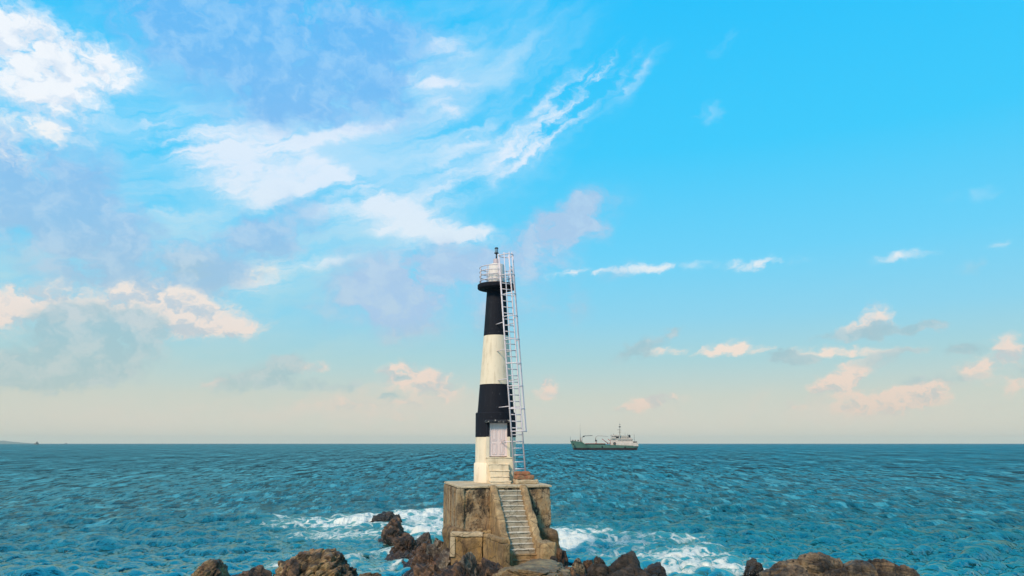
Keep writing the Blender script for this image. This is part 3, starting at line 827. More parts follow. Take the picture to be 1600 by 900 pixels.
# ------------------------------------------------------------------ the plinth
pl = empty('lighthouse_plinth', (PL_O.x, PL_O.y, 0), PL_ROT)
tag(pl, 'square stained concrete plinth with a stairway, carrying the lighthouse', 'plinth')
def to_pl(w): 
    d = Vector((w[0], w[1], 0)) - PL_O
    return d.dot(E1), d.dot(E2)
T = PL_TOP
SX, SW = 2.695, 1.27                        # stairway: middle, width
XL, XR = SX - SW / 2, SX + SW / 2
def worn(p):                               # the faces lean and the right corner has crumbled
    q = p.copy()
    return q
add_block('block', M['concrete'], pl, 0, 5.1, 0, 5.45, .5, T - .13, res=.11, rnd=.06, amp=.07, freq=1.3, seed=3, chip=.34)
add_block('top_slab', M['pale_concrete'], pl, -.05, 5.16, -.06, 5.50, T - .128, T, res=.12, rnd=.04, amp=.02, freq=1.6, seed=4, chip=.10)
rib = None
for k in range(7):
    if rib is None:
        rib = add_block('rib', M['ribbed'], pl, -.11, .02, 0, .56, 1.6, T - .14, res=.14, rnd=.05, amp=.02, seed=9); y0 = .04
        rib.location = (0, y0, 0)
    else:
        r2 = rib.copy(); col.objects.link(r2); r2.parent = pl; r2.location = (random.Random(k).uniform(-.03, .03), y0 + k * .80, 0)
add_block('corner_pilaster', M['ribbed'], pl, -.10, .30, -.09, .06, 2.4, T - .15, res=.08, rnd=.04, amp=.03, seed=12, chip=.1)
add_block('pilaster', M['concrete'], pl, XL - .62, XL - .40, -.16, .06, 2.2, T - .16, res=.08, rnd=.04, amp=.03, seed=13, chip=.1)
add_block('face_patch', M['ribbed'], pl, 1.55, 1.95, -.045, .05, 3.55, 3.92, res=.08, rnd=.04, amp=.03, seed=15, chip=.12)
# stairway
stairs = empty('stairway', (0, 0, 0)); stairs.parent = pl
z = T; y = 0.0
for k in range(15):
    rise, tread = (.24, .27) if k < 12 else (.21, .30)
    z -= rise
    lower = k >= 12                        # the last three, newer and unfaced
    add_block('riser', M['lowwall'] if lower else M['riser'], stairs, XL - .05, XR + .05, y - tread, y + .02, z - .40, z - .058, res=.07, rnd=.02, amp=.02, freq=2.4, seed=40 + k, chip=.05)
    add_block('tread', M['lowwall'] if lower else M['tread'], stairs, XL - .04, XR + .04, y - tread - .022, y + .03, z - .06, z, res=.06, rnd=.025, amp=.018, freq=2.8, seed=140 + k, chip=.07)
    y -= tread
LAND_Z, LAND_Y = z, y
Z12 = T - 12 * .24
def cheek_shape(yb, zb, zlow, top=T + .03):
    def f(p):
        q = p.copy()
        t = np.clip((-.12 - q[:, 1]) / (-.12 - yb), 0, 1)
        zt = top + (zb - top) * t
        w = (q[:, 2] - 0) / 1.0
        q[:, 2] = zlow + w * (zt - zlow)
        return q
    return f
for side in (-1, 1):
    xa, xb = (XL - .40, XL) if side < 0 else (XR, XR + .40)
    add_block('cheek_wall', M['cheek'], stairs, xa, xb, -3.35, .12, 0, 1, res=.09, rnd=.05, amp=.05, freq=1.5, seed=60 + side, shape=cheek_shape(-3.35, Z12 + .32, .7), chip=.12)
add_block('end_post', M['cheek'], stairs, XR + .02, XR + .80, -4.35, -3.2, .6, 2.5, res=.09, rnd=.10, amp=.09, freq=1.3, seed=71, chip=.25)
add_block('end_post', M['lowwall'], stairs, XL - .42, XL + .0, -4.15, -3.25, .6, 2.15, res=.09, rnd=.08, amp=.07, freq=1.3, seed=72, chip=.2)
# low retaining walls in front
def wall_between(name, mat, A, B, th, zb, zt, seed, **k):
    a = Vector(to_pl(A)); b = Vector(to_pl(B)); d = b - a; ln = d.length; d.normalize(); nrm = Vector((-d.y, d.x))
    def sh(p):
        q = p.copy()
        q[:, 0] = a.x + d.x * p[:, 0] + nrm.x * p[:, 1]; q[:, 1] = a.y + d.y * p[:, 0] + nrm.y * p[:, 1]
        return q
    return add_block(name, mat, pl, 0, ln, 0, th, zb, zt, shape=sh, seed=seed, **k)
A_, B_, C_ = (-3.15, 40.0), (-1.52, 39.85), (-.42, 36.95)
lw = dict(res=.09, rnd=.04, amp=.035, freq=1.5, chip=.12)
wall_between('retaining_wall', M['lowwall'], A_, B_, .34, .5, 2.50, 81, **lw)
wall_between('coping', M['pale_concrete'], (A_[0] - .05, A_[1] - .06), (B_[0] + .02, B_[1] - .06), .44, 2.50, 2.72, 82, **lw)
wall_between('wall_pier', M['pale_concrete'], (A_[0] - .04, A_[1] - .10), (A_[0] + .22, A_[1] - .11), .30, 1.5, 2.495, 86, **lw)
wall_between('retaining_wall', M['lowwall'], (B_[0] + .03, B_[1]), C_, .34, .5, 2.50, 83, **lw)
wall_between('coping', M['cheek'], (B_[0] + .02, B_[1] - .02), (C_[0] - .12, C_[1] + .28), .38, 2.50, 2.70, 84, **lw)
wall_between('wall_ledge', M['lowwall'], (A_[0] + .02, A_[1] - .20), (B_[0] + .12, B_[1] - .30), .32, .4, 1.35, 87, res=.1, rnd=.12, amp=.14, freq=1.2, chip=.2)
fx = to_pl((-2.2, 40.5))
add_block('terrace_fill', M['foot'], pl, .05, XL - .35, -1.1, .1, .6, 2.42, res=.11, rnd=.1, amp=.12, freq=1.4, seed=88)
# eroded footings
add_block('footing', M['foot'], pl, -.42, .45, -.55, 3.2, -.2, 2.80, res=.13, rnd=.36, amp=.24, freq=.9, seed=90, chip=.3)
add_block('footing', M['foot'], pl, XR + .45, 5.38, -1.25, 4.5, -.2, 2.72, res=.13, rnd=.40, amp=.30, freq=.95, seed=91, chip=.4)
# loose rubble on the terrace
def rock_points(seed, dims, sub, cuts=14, strata=None, rough=.10, freq=1.4, fine=.03, crag=1.0):
    import bmesh
    bm = bmesh.new(); bmesh.ops.create_icosphere(bm, subdivisions=sub, radius=1.0)
    bm.verts.ensure_lookup_table()
    D = np.array([v.co[:] for v in bm.verts]); Fs = np.array([[v.index for v in f.verts] for f in bm.faces]); bm.free()
    rng = np.random.RandomState(seed)
    D /= np.linalg.norm(D, axis=1)[:, None]
    n = rng.randn(cuts, 3); n[:, 2] *= .8; n /= np.linalg.norm(n, axis=1)[:, None]; h = rng.uniform(.52, .98, cuts)
    dots = D @ n.T
    rr = np.where(dots > .05, h[None, :] / np.maximum(dots, .05), 9)
    rr = -np.log(np.exp(-24 * np.minimum(rr, 2)).sum(1) + np.exp(-24 * 1.15)) / 24 + .04
    p = D * rr[:, None]
    dims = np.array(dims, float); s = float(np.mean(dims))
    p = p * dims
    nrm = D
    off = rng.uniform(-50, 50, 3)
    q = p + off
    p = p + nrm * (rough * s * fbm(q * freq / s, seed, 4, .55))[:, None]
    p = p + nrm * (rough * .55 * s * fbm(q * freq * 2.6 / s, seed + 3, 4, .6, True))[:, None]
    if strata:
        ax, thick, amp = strata
        ax = np.array(ax, float); ax /= np.linalg.norm(ax)
        t = (q @ ax) / thick + .9 * fbm(q * .8 / s, seed + 5, 3)
        cell = np.floor(t); fr = t - cell
        lev = _hash(cell, cell * 0, cell * 0, seed + 9) - .5
        nxt = _hash(cell + 1, cell * 0, cell * 0, seed + 9) - .5
        e = np.clip((fr - .78) / .22, 0, 1)
        prof = lev * (1 - e) + nxt * e - .35 * np.exp(-((fr - .9) / .10) ** 2)
        side = nrm - (nrm @ ax)[:, None] * ax
        p = p + side * (amp * prof)[:, None]
    # cracked blocks: cells of a jittered lattice stand at different heights
    for (cs, amp_) in ((.62, .19), (.30, .095), (.15, .04)):
        g = q / (cs * s) + .35 * np.stack([fbm(q * 1.3 / s, seed + 21 + a, 3) for a in range(3)], 1)
        cell = np.floor(g); fr = np.abs(g - cell - .5) * 2
        lv = _hash(cell[:, 0], cell[:, 1], cell[:, 2], seed + 31) - .5
        crack = np.exp(-((1 - fr.max(1)) / .10) ** 2)
        p = p + nrm * (s * crag * (amp_ * lv - amp_ * .45 * crack))[:, None]
    p = p + nrm * (fine * s * fbm(q * 7.0 / s, seed + 13, 4, .6, True))[:, None]
    return p, Fs
def rock_mesh(name, seed, dims, sub, plateau=False, **k):
    p, f = rock_points(seed, dims, sub, **k)
    if plateau: p[:, 2] = dims[2] * np.tanh(p[:, 2] / dims[2] * 2.6)
    me = mesh_of(name, p, f, True)
    me.set_sharp_from_angle(angle=math.radians(30))
    return me
rb = [rock_mesh('rubble_stone', 200 + i, (.20, .17, .14), 3, rough=.2) for i in range(3)]
rr_ = random.Random(5)
for k in range(9):
    o = link_mesh('rubble_stone', rb[k % 3], ROCK[5] if k % 3 else ROCK[0], pl)
    o.location = (rr_.uniform(.75, 1.9), rr_.uniform(-.75, -.15), 2.50 + rr_.uniform(-.02, .12)); o.rotation_euler = (rr_.uniform(0, 3), rr_.uniform(0, 3), rr_.uniform(0, 3)); o.scale = (rr_.uniform(.7, 1.5),) * 3

# ------------------------------------------------------------------ the lighthouse
LH_ROT = math.radians(8.0)
TC = PL_O + E1 * 2.815 + E2 * 3.95
lh = empty('lighthouse', (TC.x, TC.y, T), LH_ROT)
tag(lh, 'black and white banded lighthouse tower on the concrete plinth', 'lighthouse')
YT = TC.y
hz = lambda v, Y=YT: at(0, v, Y).z - T
def rad(du, v):
    Z = at(0, v, YT).z - H
    return du / 2 * (YT * math.cos(TILT) + Z * math.sin(TILT)) / F
z_c, z_w1, z_b1, z_w2, z_top = hz(645), hz(683), hz(601.5), hz(525.5), hz(452)
zg = hz(445.5)                              # gallery floor
r_at = lambda z: np.interp(z, [hz(748), z_c, z_b1, z_w2, z_top], [rad(72, 748), rad(57, 645), rad(50.4, 602), rad(38.8, 526), rad(29.0, 452)])
def band(name, mat, z0, z1, lip=.0, steps=8):
    zs = np.linspace(z0, z1, steps + 1)
    prof = [(float(r_at(z0)) * .6, z0)] + [(float(r_at(q)) + lip, float(q)) for q in zs] + [(float(r_at(z1)) * .6, z1)]
    return sharp(MB().lathe(prof, 72).build(name, mat, lh), 40)
rd, rp = rad(63, 680), rad(67.5, 735)
zp = hz(723)
sharp(MB().lathe([(rp, -.02), (rp, zp - .05), (rp - .04, zp)], 72).build('pedestal', M['white'], lh))
sharp(MB().lathe([(rd, zp), (rd, z_w1)], 72).build('base_drum', M['white'], lh))
sharp(MB().lathe([(rd + .004, z_w1), (rd + .004, z_c - .04), (rd - .03, z_c)], 72).build('base_drum_band', M['black'], lh))
band('shaft_band', M['black'], z_c - .02, z_b1)
band('shaft_band', M['white'], z_b1 + .002, z_w2)
band('shaft_band', M['black'], z_w2 + .002, z_top, .003)
# gallery
rg = rad(58.6, 446)
sharp(MB().lathe([(rad(29, 452), z_top - .25), (rad(34, 452), z_top), (rg * .72, zg - .34), (rg * .985, zg - .27), (rg, zg - .24), (rg, zg - .03), (rg - .03, zg)], 72).build('gallery_platform', M['black'], lh))
# railing
rl = empty('railing', (0, 0, 0)); rl.parent = lh
PHI = math.radians(31.0) - LH_ROT           # ladder bearing, from the door towards the right
rr0 = rad(51.8, 430)
adir = lambda w: Vector((math.sin(w), -math.cos(w), 0))
gap = math.radians(24)
for hgt in (.20, .52, .80, 1.08):
    arc = [adir(PHI + gap + (2 * math.pi - 2 * gap) * k / 60) * rr0 + Vector((0, 0, zg + hgt)) for k in range(61)]
    MB().tube(arc, .030, 7).build('rail', M['rail'], rl)
for k in range(9):
    w = PHI + gap + (2 * math.pi - 2 * gap) * k / 8
    b = adir(w) * rr0
    MB().tube([b + Vector((0, 0, zg - .02)), b + Vector((0, 0, zg + 1.09))], .024, 7).build('post', M['rail'], rl)
for s in (-1, 1):
    for hgt in (.20, .52, .80):
        b = adir(PHI + s * gap) * (rr0 + .02) + Vector((0, 0, zg + hgt))
        MB().tube([b + (adir(PHI + s * gap) * math.cos(q) + Vector((0, 0, 1)) * math.sin(q)) * .085 + adir(PHI + s * gap) * .08 for q in np.linspace(0, 2 * math.pi, 14)[:-1]], .017, 6, True).build('rail_ring', M['rail'], rl)
# lantern stand and lamp
r1 = rad(26.2, 425)
sharp(MB().lathe([(r1 * 1.03, zg - .01), (r1, zg + .1), (r1 * .93, hz(414) - .03), (r1 * .90, hz(414))], 40).build('lantern_base', M['white_top'], lh))
r2 = rad(9.8, 410)
sharp(MB().lathe([(r2, hz(414) - .01), (r2, hz(405) - .02), (r2 * .93, hz(405))], 32).build('lantern_neck', M['pink'], lh))
lamp = empty('lamp', (0, 0, 0)); lamp.parent = lh
MB().lathe([(.05, hz(405) - .01), (.045, hz(396))], 16).build('lamp_post', M['dark_metal'], lamp)
sharp(MB().lathe([(.06, hz(397)), (.14, hz(396.2)), (.14, hz(395)), (.10, hz(394.6))], 20).build('lamp_base', M['dark_metal'], lamp))
sharp(MB().lathe([(.095, hz(394.6)), (.105, hz(393)), (.105, hz(390)), (.095, hz(389.2))], 20).build('lens', M['lens'], lamp))
sharp(MB().lathe([(.115, hz(389.2)), (.115, hz(387.3)), (.06, hz(386.6))], 20).build('lamp_cap', M['dark_metal'], lamp))
# doorway: projecting portal, canopy, panelled door
yd = -(rd + .10)
zd0, zd1 = hz(713, YT - 1.3), hz(661.5, YT - 1.3)
dw = .52
for s in (-1, 1):
    a, b = sorted((s * dw, s * (dw + .17)))
    MB().box(a, b, yd - .09, yd + .45, z_w1 + .01, zd1 + .03, .012).build('jamb', M['black'], lh)
    MB().box(a, b, yd - .09, yd + .45, zd0 - .05, z_w1 + .008, .012).build('jamb', M['white'], lh)
p_, f_ = block(-.76, .76, yd - .34, yd + .5, zd1 + .03, zd1 + .20, res=.05, rnd=.03, amp=.02, freq=5, seed=8, chip=.08)
link_mesh('door_canopy', mesh_of('door_canopy', p_, f_, True), M['chipped'], lh)
door = empty('door', (0, 0, 0)); door.parent = lh
MB().box(-dw + .002, dw - .002, yd - .02, yd + .05, zd0, zd1 + .02, .006).build('door_leaf', M['door'], door)
hh_ = zd1 - zd0
for (a0, a1, b0, b1) in ((-.37, -.10, .47, .93), (.06, .33, .47, .93), (-.37, -.10, .06, .40), (.06, .33, .06, .40)):
    z0, z1 = zd0 + hh_ * b0, zd0 + hh_ * b1
    m = MB(); w = .035
    m.box(a0, a1, yd - .045, yd - .021, z0, z0 + w).box(a0, a1, yd - .045, yd - .021, z1 - w, z1).box(a0, a0 + w, yd - .044, yd - .021, z0 + w, z1 - w).box(a1 - w, a1, yd - .044, yd - .021, z0 + w, z1 - w)
    m.box(a0 + .075, a1 - .075, yd - .038, yd - .021, z0 + .075, z1 - .075, .01)
    m.build('panel', M['door'], door)
for s in (-1, 1): MB().box(*sorted((s * (dw - .065), s * (dw - .002))), yd - .055, yd - .021, zd0, zd1 + .02, .006).build('door_frame', M['door'], door)
MB().box(-dw + .066, dw - .066, yd - .054, yd - .021, zd1 - .05, zd1 + .02, .006).build('door_frame', M['door'], door)
MB().tube([(.40, yd - .02, zd0 + hh_ * .46), (.40, yd - .09, zd0 + hh_ * .46), (.30, yd - .095, zd0 + hh_ * .46)], .02, 7).build('handle', M['dark_metal'], door)
# entrance steps
st_ = empty('entrance_steps', (0, 0, 0)); st_.parent = lh
spec = [(-.72, .90, .0, 1.0), (-.62, .62, .22, .74), (-.56, .62, .44, .50), (-.52, .60, .66, .28), (-.58, .66, .90, .11)]
for k, (a, b, out, top) in enumerate(spec):
    zz = (zd0 - .04) * top
    add_block('riser', M['step_white'], st_, a + .05, b - .05, yd - .14 - out, yd + .3, -.02 - .004 * k, zz - .062, res=.06, rnd=.02, amp=.02, freq=3, seed=20 + k, chip=.08)
    add_block('tread', M['step_white'], st_, a, b, yd - .17 - out, yd + .3 - .003 * k, zz - .06, zz, res=.06, rnd=.025, amp=.02, freq=3, seed=25 + k, chip=.10)
# ladder with safety cage
ld = empty('ladder', (0, 0, 0)); ld.parent = lh
Rz = Matrix.Rotation(-LH_ROT, 4, 'Z')
def lad_pt(v):
    k = (v - 400) / 335.0
    R = .94 + (2.76 - .94) * k
    Yp = YT - R * math.cos(PHI + LH_ROT)
    return adir(PHI) * R + Vector((0, 0, at(0, v, Yp).z - T))
tan_ = Vector((math.cos(PHI), math.sin(PHI), 0)); out_ = adir(PHI)
HWL = .37
top_p, bot_p = lad_pt(398), lad_pt(737)
for s in (-1, 1):
    b = bot_p + tan_ * s * HWL
    a = top_p + tan_ * s * HWL
    MB().tube([a, (a + b) / 2, b], .048, 8).build('ladder_rail', M['rail'], ld)
n_r = 31
first = top_p.lerp(bot_p, .115)
rung_me = MB().tube([tan_ * -HWL, tan_ * HWL], .030, 7).build('rung', M['rail'], ld)
for k in range(n_r):
    o = rung_me if k == 0 else rung_me.copy()
    if k: col.objects.link(o); o.parent = ld
    o.location = first.lerp(bot_p, k / (n_r - .6))
CD = .82
def hoop_pts(c, n=18):
    return [c + tan_ * (-HWL * math.cos(q) * 1.06) + out_ * (CD * math.sin(q) ** .75) for q in np.linspace(0, math.pi, n)]
hv = [401, 432, 462, 496, 532, 569, 604, 639, 674]
for v in hv: MB().tube(hoop_pts(lad_pt(v)), .032, 7).build('hoop', M['rail'], ld)
for q in (math.pi * .2, math.pi * .42, math.pi * .58, math.pi * .8):
    MB().tube([lad_pt(v) + tan_ * (-HWL * math.cos(q) * 1.06) + out_ * (CD * math.sin(q) ** .75) for v in [398] + hv[1:] + [675]], .029, 7).build('cage_strap', M['rail'], ld)
MB().tube([lad_pt(401) + tan_ * (-HWL * math.cos(q)) + out_ * (-.05 - .10 * math.sin(q)) for q in np.linspace(0, math.pi, 9)], .032, 7).build('hoop', M['rail'], ld)
for v in (504, 546, 592, 635, 690):
    c = lad_pt(v)
    for s in (-1, 1):
        a = c + tan_ * s * HWL
        r = float(r_at(a.z)) if v < 645 else rd
        b = out_ * math.sqrt(max(r * r - HWL ** 2, .01)) * .97 + tan_ * s * HWL * .95 + Vector((0, 0, a.z - .02))
        MB().tube([a, b], .028, 7).build('bracket', M['rail'], ld)
# stepped block under the ladder's foot
fp = lh.matrix_basis @ Vector((bot_p.x, bot_p.y, 0))
sb = empty('stepped_footing_block', (fp.x + .32, fp.y + .22, T), PL_ROT)
tag(sb, 'rust-stained stepped concrete block beneath the foot of the caged ladder', 'concrete block')
zf = bot_p.z
add_block('tier', M['pale_concrete'], sb, -.62, .68, -.42, .60, -.01, zf * .36, res=.05, rnd=.05, amp=.04, freq=3, seed=101, chip=.12)
add_block('tier', M['rust_block'], sb, -.60, .46, -.30, .55, zf * .355, zf * .70, res=.05, rnd=.05, amp=.05, freq=3, seed=102, chip=.15)
add_block('tier', M['rust_block'], sb, -.58, .26, -.22, .50, zf * .695, zf * 1.0, res=.05, rnd=.05, amp=.05, freq=3, seed=103, chip=.15)

# ------------------------------------------------------------------ the rock shelf the plinth stands on
def build_shelf():
    x = np.arange(-13.0, 13.0, .10); y = np.concatenate([np.arange(25.0, 50.0, .13), np.arange(50.0, 80.0, .3)])
    X, Y = np.meshgrid(x, y, indexing='ij'); X = X.ravel(); Y = Y.ravel()
    h = np.full_like(X, -1.6)
    #        x,    y,   rx,  ry, top
    lumps = [(-1.0, 43.5, 5.2, 5.5, 1.2), (-2.6, 38.6, 2.6, 3.0, .95), (.9, 36.3, 2.2, 3.2, 1.35), (.6, 33.5, 3.2, 3.0, 1.45), (2.9, 37.5, 2.6, 2.6, 1.0), (4.6, 37.2, 2.6, 2.2, .75), (6.6, 36.8, 2.0, 1.8, .55),
             (-3.4, 36.6, 2.2, 3.2, .6), (-4.6, 41.5, 1.8, 3.0, .45), (-5.9, 46.5, 1.5, 3.0, .25), (-7.3, 51.5, 1.5, 3.5, .2), (-9.0, 58.5, 1.6, 4.0, .2), (-11.0, 67.5, 1.8, 4.0, -.1), (-1.2, 33.5, 3.0, 2.5, .9)]
    for (a, b, ra, rb_, tp) in lumps:
        d = ((X - a) / ra) ** 2 + ((Y - b) / rb_) ** 2
        h = np.maximum(h, -1.6 + (tp + 1.6) * (1 - np.clip(d, 0, 2) ** 1.6 * .75))
    P = np.stack([X, Y, np.zeros_like(X)], 1)
    big = fbm(P * .55, 301, 4, .55); rdg = fbm(P * .95 + 5, 302, 5, .6, True); fn = fbm(P * 3.1, 303, 4, .6, True)
    smoothramp = np.exp(-((X - .7) / 1.5) ** 2 - ((Y - 35.4) / 2.4) ** 2)
    k = 1 - .8 * smoothramp
    h = h + k * (.30 * big + .42 * rdg + .10 * fn)
    # bedding ledges dipping to the left
    t = (X * .55 + Y * .25 + h * .8) / .42 + .8 * big
    fr = t - np.floor(t); h = h + k * .16 * (np.clip(fr / .85, 0, 1) - np.clip((fr - .85) / .15, 0, 1) - .5)
    nx, ny = len(x), len(y)
    me = bpy.data.meshes.new('rock_shelf')
    me.vertices.add(nx * ny); me.vertices.foreach_set('co', np.stack([X, Y, h], 1).astype(np.float32).ravel())
    i, j = np.meshgrid(np.arange(nx - 1), np.arange(ny - 1), indexing='ij')
    q = np.stack([i * ny + j, (i + 1) * ny + j, (i + 1) * ny + j + 1, i * ny + j + 1], -1).reshape(-1, 4)
    cz = h[q].max(1); q = q[cz > -.9]
    nf = len(q)
    me.loops.add(nf * 4); me.loops.foreach_set('vertex_index', q.astype(np.int32).ravel())
    me.polygons.add(nf); me.polygons.foreach_set('loop_start', np.arange(0, nf * 4, 4, dtype=np.int32))
    me.update(); me.validate()
    return tag(link_mesh('rock_shelf', me, ROCK[0], None, True), kind='structure')
build_shelf()

# ------------------------------------------------------------------ boulders: each one a thing
def boulder(name, u0, u1, vtop, Y, mat, seed, label, deep=1.0, zb=-.9, cuts=14, strata=None, rough=.10, sub=5, lean=(0, 0, 0), group=None, fine=.03, freq=1.4, crag=.85, plateau=False):
    a, b = at(u0, vtop, Y), at(u1, vtop, Y)
    w = b.x - a.x; zt = a.z
    hh = (zt - zb)
    me = rock_mesh(name, seed, (w / 2 * 1.04, w / 2 * deep, hh / 2 * 1.06), sub, cuts=cuts, strata=strata, rough=rough, fine=fine, freq=freq, crag=crag, plateau=plateau)
    o = link_mesh(name, me, mat)
    o.rotation_euler = tuple(math.radians(k) for k in lean)
    # sit it so that its top is where it should be
    co = np.empty(len(me.vertices) * 3, dtype=np.float32); me.vertices.foreach_get('co', co); co = co.reshape(-1, 3)
    R = np.array(o.rotation_euler.to_matrix()); q = co @ R.T
    o.location = ((a.x + b.x) / 2 - (q[:, 0].max() + q[:, 0].min()) / 2, Y, zt - q[:, 2].max())
    tag(o, label, 'rock', group)
    return o
GL, GC, GR, GP = 'rocks in the foreground on the left', 'rocks in the chain running out from the plinth', 'rocks in the foreground on the right', 'boulders around the foot of the plinth'
# foreground, left
boulder('boulder', 302, 362, 872, 39.0, ROCK[1], 11, 'tan tilted slab of rock at the left end of the foreground', .9, cuts=9, strata=((-.75, .1, .65), .42, .22), rough=.12, group=GL)
boulder('boulder', 352, 426, 884, 38.5, ROCK[0], 12, 'low flat dark brown rock between two tan foreground rocks', .8, rough=.10, strata=((.2, .1, 1), .25, .12), group=GL, cuts=18)
boulder('boulder', 426, 552, 855, 39.5, ROCK[1], 18, 'largest tan layered rock of the foreground left of the plinth', .9, cuts=12, strata=((-.62, .15, .75), .40, .26), rough=.13, sub=6, group=GL)
boulder('boulder', 424, 480, 872, 38.2, ROCK[0], 14, 'brown shoulder on the left flank of the large tan layered rock', .9, strata=((.6, .1, .8), .3, .16), group=GL)
boulder('boulder', 500, 565, 880, 38.6, ROCK[1], 15, 'tan ledge on the right flank of the large layered rock', .9, strata=((-.5, .1, .8), .3, .18), group=GL)
boulder('boulder', 556, 600, 893, 37.8, ROCK[1], 16, 'small tan rock peeping over the lower picture edge beside open water', .9, cuts=10, group=GL)
# chain running out to sea
boulder('boulder', 583, 620, 799, 70.0, ROCK[4], 21, 'black wet rock awash in the white surf, farthest of the chain', .7, cuts=8, group=GC, rough=.08)
boulder('boulder', 614, 632, 803, 69.0, ROCK[4], 22, 'tiny black wet rock beside the farthest rock in the surf', .8, cuts=8, sub=4, group=GC)
boulder('boulder', 595, 638, 808, 58.5, ROCK[0], 23, 'brown tilted boulder with a split, at the seaward tip of the chain', 1.0, cuts=10, strata=((.7, .1, .7), .55, .22), group=GC)
boulder('boulder', 597, 628, 820, 56.5, ROCK[0], 24, 'brown boulder leaning against the split boulder at the chain tip', 1.0, cuts=10, strata=((.7, .1, .7), .4, .2), group=GC)
boulder('boulder', 612, 652, 833, 51.5, ROCK[0], 25, 'knobbly brown boulder, third of the chain from the sea', .9, rough=.18, fine=.06, group=GC)
boulder('boulder', 648, 674, 831, 54.0, ROCK[3], 26, 'wet blue-grey rock washed by foam behind the chain', .9, cuts=8, rough=.06, group=GC)
boulder('boulder', 634, 684, 842, 48.0, ROCK[0], 27, 'rough brown boulder in the middle of the chain', .9, rough=.16, strata=((.8, .2, .6), .32, .2), group=GC, fine=.05)
boulder('boulder', 660, 712, 840, 44.8, ROCK[3], 28, 'grey banded boulder leaning against the plinth footing', 1.1, cuts=10, strata=((.8, .1, .6), .30, .24), group=GC)
boulder('boulder', 640, 690, 862, 43.0, ROCK[0], 29, 'dark brown broken rock low on the water side of the chain', .9, rough=.17, strata=((.7, .1, .6), .3, .22), group=GC, fine=.05)
boulder('boulder', 668, 722, 858, 40.6, ROCK[3], 30, 'grey-brown layered rock below the banded boulder', 1.0, strata=((.75, .1, .65), .26, .22), group=GC)
boulder('boulder', 650, 712, 878, 38.6, ROCK[0], 31, 'dark jagged rock at the near end of the chain', 1.0, rough=.17, strata=((.7, .2, .6), .3, .24), group=GC, fine=.05)
# around the plinth's foot
boulder('boulder', 712, 753, 862, 37.2, ROCK[3], 41, 'dark rounded boulder in front of the low retaining wall', 1.0, cuts=11, rough=.09, group=GP, strata=((.6, .1, .8), .4, .12))
boulder('boulder', 694, 740, 878, 36.6, ROCK[0], 42, 'dark broken rock left of the rounded boulder under the wall', .9, rough=.17, strata=((.7, .1, .7), .3, .2), group=GP)
boulder('boulder', 745, 800, 872, 36.4, ROCK[0], 43, 'dark flat rock wedged under the wing wall beside the stairs', .9, rough=.14, strata=((-.6, .1, .8), .3, .2), group=GP)
boulder('boulder', 738, 790, 885, 35.2, ROCK[0], 44, 'dark brown rock at the lower edge left of the ochre ramp', .9, rough=.15, strata=((.6, .1, .8), .3, .2), group=GP)
boulder('boulder', 762, 908, 883, 34.4, ROCK[5], 45, 'smooth ochre ramp of rock at the bottom of the stairs', 1.1, cuts=14, rough=.15, group=GP, sub=6, fine=.03, crag=.6, plateau=True)
boulder('boulder', 850, 888, 850, 40.0, ROCK[0], 46, 'reddish broken rock under the right corner of the plinth', 1.0, rough=.2, fine=.06, group=GP)
boulder('boulder', 845, 885, 868, 37.4, ROCK[4], 47, 'black angular rock right of the stair end post', .9, rough=.16, group=GP)
boulder('boulder', 880, 922, 872, 37.2, ROCK[2], 48, 'tan boulder between the ramp and the dark boulders', .9, cuts=10, group=GP, crag=.55)
boulder('boulder', 866, 905, 884, 35.6, ROCK[0], 49, 'brown slab beside the right edge of the ochre ramp', .9, cuts=10, group=GP)
boulder('boulder', 923, 952, 869, 37.4, ROCK[4], 50, 'small dark peaked rock left of the big black boulder', .9, cuts=9, group=GP)
boulder('boulder', 902, 930, 873, 38.2, ROCK[0], 56, 'small reddish brown rock behind the tan boulder', .9, cuts=10, group=GP, sub=4)
boulder('boulder', 948, 999, 860, 37.6, ROCK[4], 51, 'big black boulder standing on the shelf right of the plinth', .8, cuts=8, rough=.07, group=GP, crag=.3)
boulder('boulder', 908, 972, 878, 35.8, ROCK[4], 52, 'dark brown shelf rock in front of the big black boulder', .9, cuts=12, group=GP)
boulder('boulder', 935, 1030, 882, 35.2, ROCK[4], 53, 'broad dark slab at the lower edge right of the ramp', .8, cuts=12, rough=.09, group=GP, strata=((.3, .1, 1), .3, .14))
boulder('boulder', 990, 1044, 879, 36.6, ROCK[4], 54, 'dark ledge at the right end of the shelf next to the surf', .8, cuts=10, rough=.12, group=GP)
# foreground, right
boulder('boulder', 1151, 1194, 871, 42.5, ROCK[4], 61, 'small dark rock standing alone in the foam', .9, rough=.15, strata=((.2, .9, .3), .2, .14), group=GR)
boulder('boulder', 1196, 1330, 860, 37.6, ROCK[2], 62, 'largest pitted brown rock at the right of the foreground', .7, cuts=10, rough=.10, sub=6, group=GR, fine=.02, crag=.55)
boulder('boulder', 1190, 1262, 882, 36.4, ROCK[2], 66, 'low brown foot of the large pitted rock beside the foam', .8, cuts=10, rough=.10, group=GR, crag=.55)
boulder('boulder', 1302, 1368, 874, 36.6, ROCK[2], 63, 'pitted brown rock in the middle of the right-hand group', .8, cuts=9, rough=.09, group=GR, crag=.55)
boulder('boulder', 1354, 1420, 870, 37.4, ROCK[2], 64, 'rounded brown rock near the right end of the foreground', .8, cuts=9, rough=.08, group=GR, crag=.55)
boulder('boulder', 1392, 1446, 882, 36.8, ROCK[2], 65, 'brown sloping rock at the far right end of the foreground', .8, cuts=9, rough=.08, group=GR, crag=.55)

